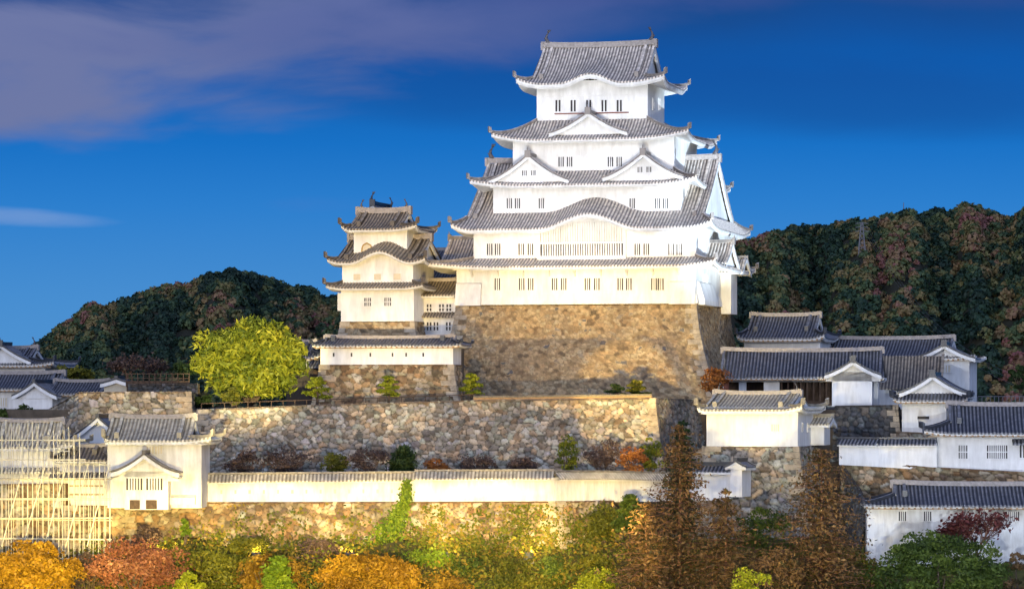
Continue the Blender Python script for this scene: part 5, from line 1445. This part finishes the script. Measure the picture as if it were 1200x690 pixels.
mbx = MB(); mbx.tube([(0, 0, -4), (0, 0, 28 * 1545 / F)], [.4, .16], 6); mbx.build('mast_pole', M_STEEL, Ms)
mbx = MB(); mbx.tube([(-.8, 0, 18 * 1545 / F), (.8, 0, 18 * 1545 / F)], .2, 5); mbx.build('antenna', M_STEEL, Ms)
pA, pB = Vector(pP) + Vector((2, 0, hP * .84)), PT(1240, 452, 985)
Wi = None
for j, dz_ in enumerate((0, -1.6, -3.2)):
    pts = [pA.lerp(pB, i / 16) + Vector((0, 0, dz_ - 14 * (1 - (2 * i / 16 - 1) ** 2))) - pA for i in range(17)]
    mbx = MB(); mbx.tube(pts, .035, 3); o = mbx.build('power_line', M_STEEL); o.location = pA
    tag(o, ('topmost', 'middle', 'lowest')[j] + ' power line hanging down the right hill from the pylon', 'power line', 'power lines')

# ------------------------------------------------------------------ plants
tree('broadleaf_tree', 'large round yellow green tree on the terrace left of the keep', 'tree', 293, 476, 386, 374, 143, L_YEL, n_cl=210, per=90, leaf=.36, cl_r=1.5, trunk=.5, seed=3, low=.0, shell=.5, lump=.2, squash=.9, aspect=3.0)
shrub('shrub', 'round clipped bush at the foot of the large yellow green tree', 'shrub', 274, 476, 380, 452, 26, L_OLIVE, seed=5)
cloud_pine('garden_pine', 'clipped yellow green pine right of the large round tree', 371, 471, 379, 443, 30, L_PINE, seed=2, group='clipped garden pines')
cloud_pine('garden_pine', 'clipped yellow green pine before the middle of the stone plinth', 455, 468, 377, 442, 26, L_PINE, seed=3, group='clipped garden pines')
cloud_pine('garden_pine', 'clipped yellow green pine before the left foot of the keep base', 552, 466, 376, 439, 28, L_PINE, seed=4, group='clipped garden pines')
cloud_pine('garden_pine', 'small dark pine at the keep base, left of its taller neighbour', 722, 466, 373, 451, 22, L_DPINE, pads=4, seed=6, group='dark garden pines')
cloud_pine('garden_pine', 'taller dark pine at the keep base near the terrace corner', 746, 465, 373, 447, 26, L_OLIVE, pads=5, seed=7, group='dark garden pines')
shrub('shrub', 'orange autumn bush at the right foot of the keep base', 'shrub', 838, 467, 380, 427, 44, L_ORANGE, n_cl=24, per=26, seed=8, leaf=.3)
shrub('shrub', 'dark green bush just above the corner turret roof', 'shrub', 846, 452, 384, 438, 12, L_DPINE, n_cl=10, seed=9)
# bushes at the foot of the retaining wall
for i, (c, pb_, pt_, wd, mt, lb) in enumerate((
    (335, 556, 526, 62, L_BROWN, 'wide brown leafless bush at the left foot of the retaining wall'),
    (393, 556, 527, 38, L_OLIVE, 'round green bush between brown bushes under the retaining wall'),
    (432, 557, 524, 56, L_BROWN, 'brown bush between the round green bush and the small dark pine'),
    (512, 557, 539, 40, L_ORANGE, 'low orange bush right of the small dark pine'),
    (560, 557, 533, 54, L_BROWN, 'low brown bush under the middle of the retaining wall'),
    (612, 557, 536, 46, L_BROWN, 'low brown bush left of the pointed yellow green shrub'),
    (664, 556, 505, 32, L_YEL, 'pointed yellow green shrub in front of the retaining wall'),
    (706, 556, 512, 52, L_BROWN, 'pale brown twiggy bush between the two yellow green shrubs'),
    (742, 556, 522, 42, L_ORANGE, 'orange brown twiggy bush left of the corner shrub'),
    (765, 556, 510, 36, L_YEL, 'yellow green shrub under the retaining wall corner'),
    (285, 556, 528, 50, L_BROWN, 'grey brown bush close to the gatehouse roof under the retaining wall'),
)):
    shrub('shrub', lb, 'shrub', c, pb_ + 4, 358 - (i % 3) * 2.0, pt_, wd, mt, n_cl=26, per=34, leaf=.24, seed=20 + i)
conifer('small_pine', 'small dark layered pine standing before the retaining wall', 'pine', 473, 558, 356, 522, 34, L_DPINE, levels=9, leaf=.3, trunk=.12, seed=3, dens=20)
# left distance
bare_tree('bare_tree', 'reddish leafless tree in front of the left hill', 'bare tree', 150, 448, 415, 404, 70, M_RBARK, seed=3, leafmat_=L_BROWN, leaves=900)
bare_tree('bare_tree', 'smaller reddish leafless tree right of the larger bare one', 'bare tree', 182, 448, 420, 414, 50, M_RBARK, seed=8, leafmat_=L_BROWN, leaves=600)
shrub('shrub', 'dark green rounded trees behind the tan shed', 'tree', 88, 452, 436, 430, 54, L_OLIVE, n_cl=24, per=40, leaf=.4, seed=41)
shrub('shrub', 'dark green bush between bare trees and the large round tree', 'shrub', 216, 447, 410, 424, 40, L_DPINE, n_cl=24, per=40, leaf=.36, seed=42)
shrub('shrub', 'dark bush left of the upper left stone wall', 'shrub', 30, 496, 396, 474, 30, L_GREEN, n_cl=18, seed=43)
shrub('shrub', 'dark green bush at left edge beside the end gable house', 'shrub', 4, 500, 388, 478, 26, L_GREEN, n_cl=18, seed=44)
shrub('hedge', 'dark hedge under the left end of the large round tree', 'hedge', 238, 480, 389, 462, 30, L_DPINE, n_cl=22, seed=45)
tree('pine', 'dark round topped pine at the right edge below the hill', 'pine', 1196, 470, 398, 424, 30, L_DPINE, n_cl=26, per=60, leaf=.34, trunk=.2, seed=46, low=.2)
Rf = thing('railing', 'grey railing at the right edge beside the gable front turret', 'railing', PT(1185, 470, 392))
mbx = MB(); mbx.box(-4, 4, -.03, .03, .55, .62); mbx.build('rail', M_STEEL, Rf)
for i in range(17):
    mbx = MB(); mbx.box(-4 + i * .5 - .03, -4 + i * .5 + .03, -.03, .03, -.6, .58); mbx.build('post', M_STEEL, Rf)
# bottom row
tree('maple', 'golden yellow tree in front of the scaffolding at left', 'tree', 40, 735, 318, 634, 124, L_GOLD, n_cl=70, per=60, leaf=.34, seed=51, low=.25)
tree('maple', 'rose red autumn tree below the gatehouse', 'tree', 158, 735, 322, 632, 132, L_PINK, n_cl=70, per=44, leaf=.28, seed=52, low=.25)
tree('maple', 'grey pink sparse tree between the golden and the rose red trees', 'tree', 105, 735, 326, 640, 60, L_BROWN, n_cl=30, per=30, leaf=.26, seed=53, low=.25)
tree('maple', 'dark olive tree right of the rose red tree', 'tree', 255, 735, 328, 640, 110, L_OLIVE, n_cl=60, per=50, leaf=.30, seed=54, low=.15)
tree('maple', 'ochre spreading tree under the middle of the plaster wall', 'tree', 318, 740, 322, 642, 96, L_OCHRE, n_cl=60, per=46, leaf=.30, seed=55, low=.2, lump=.35)
tree('maple', 'big golden ochre tree at the bottom left of the ivy', 'tree', 430, 740, 314, 650, 150, L_GOLD, n_cl=90, per=60, leaf=.32, seed=56, low=.3, lump=.3)
conifer('conifer', 'light green young conifer between the ochre trees', 'conifer', 325, 740, 312, 650, 60, L_IVY, levels=14, leaf=.3, trunk=.15, seed=57, dens=22)
shrub('shrub', 'bright lime bush below the rose red tree', 'shrub', 222, 700, 310, 664, 40, L_LIME, n_cl=20, per=40, seed=58)
shrub('shrub', 'upright green shrub against the rampart below the gatehouse', 'shrub', 217, 634, 338, 604, 16, L_IVY, n_cl=16, per=40, seed=59)
for i, (c, pb_, pt_, wd, mt, lb, Yd) in enumerate((
    (500, 700, 640, 70, L_IVY, 'bright green bush below the ivy streak', 334),
    (545, 715, 644, 66, L_GREEN, 'green bush on the rampart slope right of the ivy', 333),
    (600, 715, 648, 74, L_OLIVE, 'olive bush on the slope below the bright plaster wall', 332),
    (648, 715, 648, 60, L_GREEN, 'green bush left of the bare rampart edge', 330),
    (700, 705, 640, 56, L_OLIVE, 'olive bush right of the bare rampart edge', 333),
    (706, 640, 592, 60, L_OLIVE, 'olive creeper bush under the receding plaster wall', 342),
    (520, 726, 668, 80, L_OCHRE, 'brown ochre bush at the bottom beside the golden tree', 322),
    (612, 735, 668, 110, L_OLIVE, 'wide dark olive bush at the bottom centre', 322),
    (700, 735, 662, 70, L_LIME, 'yellow green bush at the bottom beside the reddish conifers', 324),
    (290, 660, 630, 60, L_OLIVE, 'dark olive bush against the rampart under the plaster wall', 338),
    (375, 664, 634, 60, L_BROWN, 'brown twiggy bush against the golden rampart', 338),
    (172, 646, 618, 40, L_BROWN, 'brown bush at the rampart foot below the gatehouse', 339),
)):
    shrub('shrub', lb, 'shrub', c, pb_, Yd, pt_, wd, mt, n_cl=34, per=44, leaf=.26, seed=70 + i)
conifer('conifer', 'small green conifer at the end of the receding plaster wall', 'conifer', 738, 625, 338, 578, 30, L_GREEN, levels=12, leaf=.28, trunk=.12, seed=81, dens=22)
conifer('redwood', 'tall reddish brown conifer with a dark green top before the wall end', 'conifer', 796, 745, 316, 497, 150, L_RUST, levels=32, leaf=.27, trunk=.28, bark=M_RBARK, seed=82, dens=5, droop=.2)
conifer('redwood', 'shorter reddish conifer left of the tall dark topped one', 'conifer', 756, 745, 312, 588, 118, L_RUST, levels=22, leaf=.27, trunk=.2, bark=M_RBARK, seed=83, dens=5)
conifer('redwood', 'middle reddish conifer right of the tall dark topped one', 'conifer', 850, 745, 314, 572, 125, L_RUST, levels=22, leaf=.27, trunk=.22, bark=M_RBARK, seed=84, dens=5)
conifer('redwood', 'broad brown green conifer before the turret rampart', 'conifer', 962, 745, 312, 524, 176, L_RUST, levels=34, leaf=.27, trunk=.3, bark=M_RBARK, seed=85, dens=5, droop=.15)
conifer('conifer', 'slim dark green conifer top showing above the tall reddish conifer', 'conifer', 800, 640, 322, 492, 44, L_DPINE, levels=18, leaf=.26, trunk=.14, seed=86, dens=10)
shrub('shrub', 'dark green bushes between the two large reddish conifers', 'shrub', 895, 680, 330, 585, 76, L_GREEN, n_cl=44, per=50, leaf=.28, seed=87)
tree('maple', 'rust coloured tree at the bottom between the conifers', 'tree', 905, 745, 308, 640, 110, L_RUST, n_cl=60, per=46, leaf=.28, seed=88, low=.2)
shrub('shrub', 'bright yellow bush at the bottom between the reddish conifers', 'shrub', 880, 706, 300, 666, 60, L_LIME, n_cl=22, per=40, leaf=.24, seed=89)
tree('broadleaf_tree', 'dense bright green tree at the bottom right', 'tree', 1100, 770, 306, 620, 186, L_GREEN, n_cl=150, per=70, leaf=.3, cl_r=1.25, trunk=.4, seed=90, low=.2, shell=.55, lump=.12)
bare_tree('bare_tree', 'dark red sparse tree before the lowest gallery', 'bare tree', 1140, 700, 322, 576, 90, M_RBARK, seed=12, leafmat_=leafmat('leaf_dark_red', [(0, (.06, .015, .012)), (1, (.18, .05, .04))]), leaves=1500)
tree('maple', 'rust brown tree at the bottom right edge', 'tree', 1192, 735, 312, 640, 50, L_RUST, n_cl=26, per=40, leaf=.26, seed=92, low=.2)
shrub('shrub', 'dark bushes under the broad brown green conifer', 'shrub', 1010, 720, 322, 640, 60, L_OLIVE, n_cl=34, per=44, leaf=.26, seed=93)
# ivy on the rampart and over the plaster wall
iv = thing('ivy', 'bright green ivy climbing the rampart and over the plaster wall', 'ivy', PT(470, 640, 342.5))
o0 = Vector(iv.location); rg = np.random.default_rng(5)
strand = [(477, 566, 345.6, 6), (474, 590, 345.0, 9), (466, 605, 344.3, 12), (456, 622, 343.5, 22), (445, 640, 342.6, 34), (470, 655, 341.6, 46)]
Pn = []
for i in range(len(strand) - 1):
    a, b_ = strand[i], strand[i + 1]
    for q in range(420):
        f = rg.random(); c = a[0] + (b_[0] - a[0]) * f + rg.normal(0, .45) * (a[3] + (b_[3] - a[3]) * f); r_ = a[1] + (b_[1] - a[1]) * f + rg.normal(0, 3)
        Pn.append(PT(c, r_, a[2] + (b_[2] - a[2]) * f - .15 - .25 * rg.random()) - o0)
Pn = np.array([tuple(q) for q in Pn]); V, Fq = leaf_quads(Pn, np.tile((0, -1.0, .3), (len(Pn), 1)), .26, .6, 1.3, rg)
np_mesh('foliage', V, Fq, L_IVY, iv, fcol=tonecol(rg.random(len(Pn))))
# patches of creeper on the rampart
rg = np.random.default_rng(9); Pn = []; tn = []
for q in range(210):
    c = rg.uniform(200, 735); far_ = np.clip((c - 420) / 120, 0, 1); r0_ = 590 + 12 * (1 - far_) + 80 * rg.random() ** (.7 + .6 * (1 - far_)); s_ = rg.uniform(4, 13)
    dens_ = .9 if c > 470 else (.55 if r0_ > 625 else .22)
    for j in range(int(60 * dens_)):
        r_ = r0_ + rg.normal(0, s_ * .8); cc = c + rg.normal(0, s_)
        if r_ < 590: continue
        f = np.clip((r_ - 588) / 80, 0, 1); Yw = 345.2 - (cc > 486) * (cc - 486) / 164 * 1.8 - 3.2 * f ** 1.15 - .15 - .3 * rg.random()
        if cc > 652: Yw += (cc - 652) * .09
        Pn.append(tuple(PT(cc, r_, Yw))); tn.append(rg.random() * .5 + (q % 3) * .2)
Pn = np.array(Pn); V, Fq = leaf_quads(Pn, np.tile((0, -1.0, .4), (len(Pn), 1)), .26, .7, 1.3, rg)
tag(np_mesh('creeper', V, Fq, L_CREEP, fcol=tonecol(np.array(tn))), 'olive creeper patches hanging on the golden lower rampart', 'creeper', kind='stuff')

rg = np.random.default_rng(19); Pn = []; tn = []
for q in range(950):
    c = rg.uniform(100, 1010); Yw = rg.uniform(316, 341.3); k_ = rg.random()
    x_ = PX(c, Yw); t_ = min(max((Yw - 285) / 61, 0), 1); zg = 9.5 + 16 * t_
    m_ = 46
    P_ = np.array([x_, Yw, zg + .7]) + rg.normal(0, 1, (m_, 3)) * np.array([1.0, .8, .65])
    Pn.append(P_); tn.append(np.clip(k_ * .7 + .3 * rg.random(m_), 0, 1))
Pn = np.concatenate(Pn); V, Fq = leaf_quads(Pn, np.tile((0, -.5, .8), (len(Pn), 1)), .28, .7, 1.4, rg)
tag(np_mesh('undergrowth', V, Fq, L_CREEP, fcol=tonecol(np.concatenate(tn))), 'tangled olive and orange undergrowth covering the bank under the rampart', 'undergrowth', kind='stuff')

# ------------------------------------------------------------------ floodlights that light the castle at dusk
def flood(label, loc, aim, watts, col, deg, blend=.6, size=.4, mast=0):
    t = thing('floodlight', label, 'floodlight', loc, 0, 'floodlights'); loc = Vector(loc)
    d = (Vector(aim) - loc).normalized(); q = d.to_track_quat('-Z', 'Y')
    M = q.to_matrix().to_4x4()
    mb = MB(Matrix.Translation((0, 0, .7)) @ M)
    mb.box(-.38, .38, -.28, .28, -.05, .3); mb.box(-.44, .44, -.34, -.28, -.14, .3); mb.box(-.44, .44, .28, .34, -.14, .3)
    mb.build('housing', M_LAMP, t)
    mb = MB(Matrix.Translation((0, 0, .7)) @ M); mb.box(-.33, .33, -.24, .24, -.07, -.052); mb.build('lens', M_GLASS, t)
    mb = MB(); mb.box(-.5, -.44, -.06, .06, 0, .75); mb.box(.44, .5, -.06, .06, 0, .75); mb.box(-.5, .5, -.12, .12, -.08, .0); mb.build('bracket', M_LAMP, t)
    if mast:
        mb = MB(); mb.tube([(0, 0, -mast), (0, 0, -.08)], [.22, .12], 8); mb.build('pole', M_STEEL, t)
    l = bpy.data.lights.new('floodlight_lamp', 'SPOT'); l.energy = watts * 1000; l.color = col; l.spot_size = R(deg); l.spot_blend = blend; l.shadow_soft_size = size
    lo = bpy.data.objects.new('floodlight_lamp', l); COL.objects.link(lo); lo.parent = t; lo.location = Vector((0, 0, .7)) + d * .45; lo.rotation_euler = q.to_euler()
    return t
WARM = (1.0, .71, .22); WARM2 = (1.0, .80, .34); COOL = (.74, .86, 1.0); WHITE = (1.0, .88, .72)
def on(px, Y, zz): return (PX(px, Y), Y, zz)
# in the middle bailey: the terrace edge cuts their light off the foot of the keep base
flood('blue white floodlight in the middle bailey near the gatehouse', on(262, 363, 31.0), PT(285, 535, 375), .5, (.55, .75, 1), 60, .8)
flood('warm floodlight behind the gatehouse aimed at the upper left wall', on(172, 364, 36.6), PT(165, 474, 383), 14, WARM, 46, .5)
# on masts in the park below the hill, outside the view
def mastat(px, Y): return (PX(px, Y), Y, 40 - 256 * Y / F)
def mflood(label, px, Y, aim, watts, col, deg, blend=.6):
    p = mastat(px, Y); flood(label, p, aim, watts, col, deg, blend, .5, p[2] - 9.6)
mflood('cool mast floodlight in the park aimed at the upper tiers, left one', 420, 200, PT(660, 180, 402), 830, COOL, 11.5, .8)
mflood('white mast floodlight in the park aimed at the upper tiers, right one', 820, 200, PT(705, 180, 402), 520, WHITE, 11.5, .8)
mflood('warm mast floodlight in the park aimed at the corner gatehouse', 150, 252, PT(155, 572, 340), 200, (1, .82, .34), 17, .9)
mflood('warm mast floodlight in the park aimed at the scaffolding', 20, 252, PT(40, 590, 338), 270, WARM2, 17, .9)
mflood('warm mast floodlight in the park aimed at the long plaster wall', 320, 252, PT(330, 604, 345), 62, WARM2, 17, .9)
mflood('warm mast floodlight in the park aimed at the bright plaster wall', 520, 252, PT(530, 604, 344), 66, WARM2, 17, .9)
mflood('warm mast floodlight in the park aimed at the reddish conifers', 840, 230, PT(880, 610, 316), 330, WARM2, 20, .9)
mflood('warm mast floodlight in the park aimed at the turret eaves', 880, 252, PT(878, 468, 356), 520, WARM2, 7.0, .2)
mflood('soft warm mast floodlight in the park aimed at the retaining wall', 500, 180, PT(520, 500, 370), 680, (1, .76, .48), 26, .9)
for pxm, aim, lab in ((540, (580, 318), 'left third'), (650, (655, 318), 'middle left'), (715, (730, 318), 'middle right'), (705, (808, 318), 'right third')):
    p = (PX(pxm, 285), 285, 21.4)
    flood('warm mast floodlight at the hill foot aimed at the keep, ' + lab, p, PT(aim[0], aim[1] + 32, 400), 340, WARM, 9, .7, .4, 10)
mflood('warm mast floodlight in the park aimed at the small keep', 400, 170, PT(445, 308, 402), 1500, WARM, 6.0, .6)
for c in (190, 300, 410, 520, 620):
    flood('warm floodlight at the rampart foot, ' + {190: 'below the gatehouse', 300: 'below the long plaster wall', 410: 'left of the ivy', 520: 'right of the ivy', 620: 'near the bare rampart edge'}[c],
          (PX(c, 336), 336, 23.5), PT(c, 600, 345), 3.5, WARM, 120, .8)

mflood('yellow mast floodlight in the park aimed at the big round tree', 240, 190, PT(292, 415, 384), 4200, (1, .84, .40), 6.0, .6)
mflood('warm mast floodlight in the park aimed at the retaining wall corner', 640, 190, PT(728, 483, 366), 2200, WARM, 3.6, .3)

mflood('added cool fill lamp on a mast, brightening the right hand galleries', 1120, 190, PT(1110, 530, 355), 420, (.80, .88, 1.0), 16, .9)  # added fill lamp, lifts walls that otherwise get only sky light

mflood('warm mast floodlight in the park aimed at the garden pines', 430, 185, PT(462, 450, 380), 1100, (1, .80, .40), 4.4, .7)
mflood('warm mast floodlight in the park aimed at the keep base', 690, 185, PT(690, 378, 394), 420, WARM, 7.0, .8)

for c, lab in ((60, 'golden tree at left'), (190, 'rose red tree'), (320, 'ochre tree'), (450, 'golden ochre tree'), (580, 'green bank'), (700, 'olive bank by the conifers')):
    mflood('yellow mast floodlight in the park aimed at the ' + lab, c - 20, 170, PT(c, 652, 324), 2100, (1, .76, .25), 6.0, .6)
p = (62, 300, 21)
flood('cool mast floodlight right of the hill aimed at the side of the keep', p, PT(838, 240, 408), 1500, (.66, .82, 1.0), 12, .7, .5, 11)
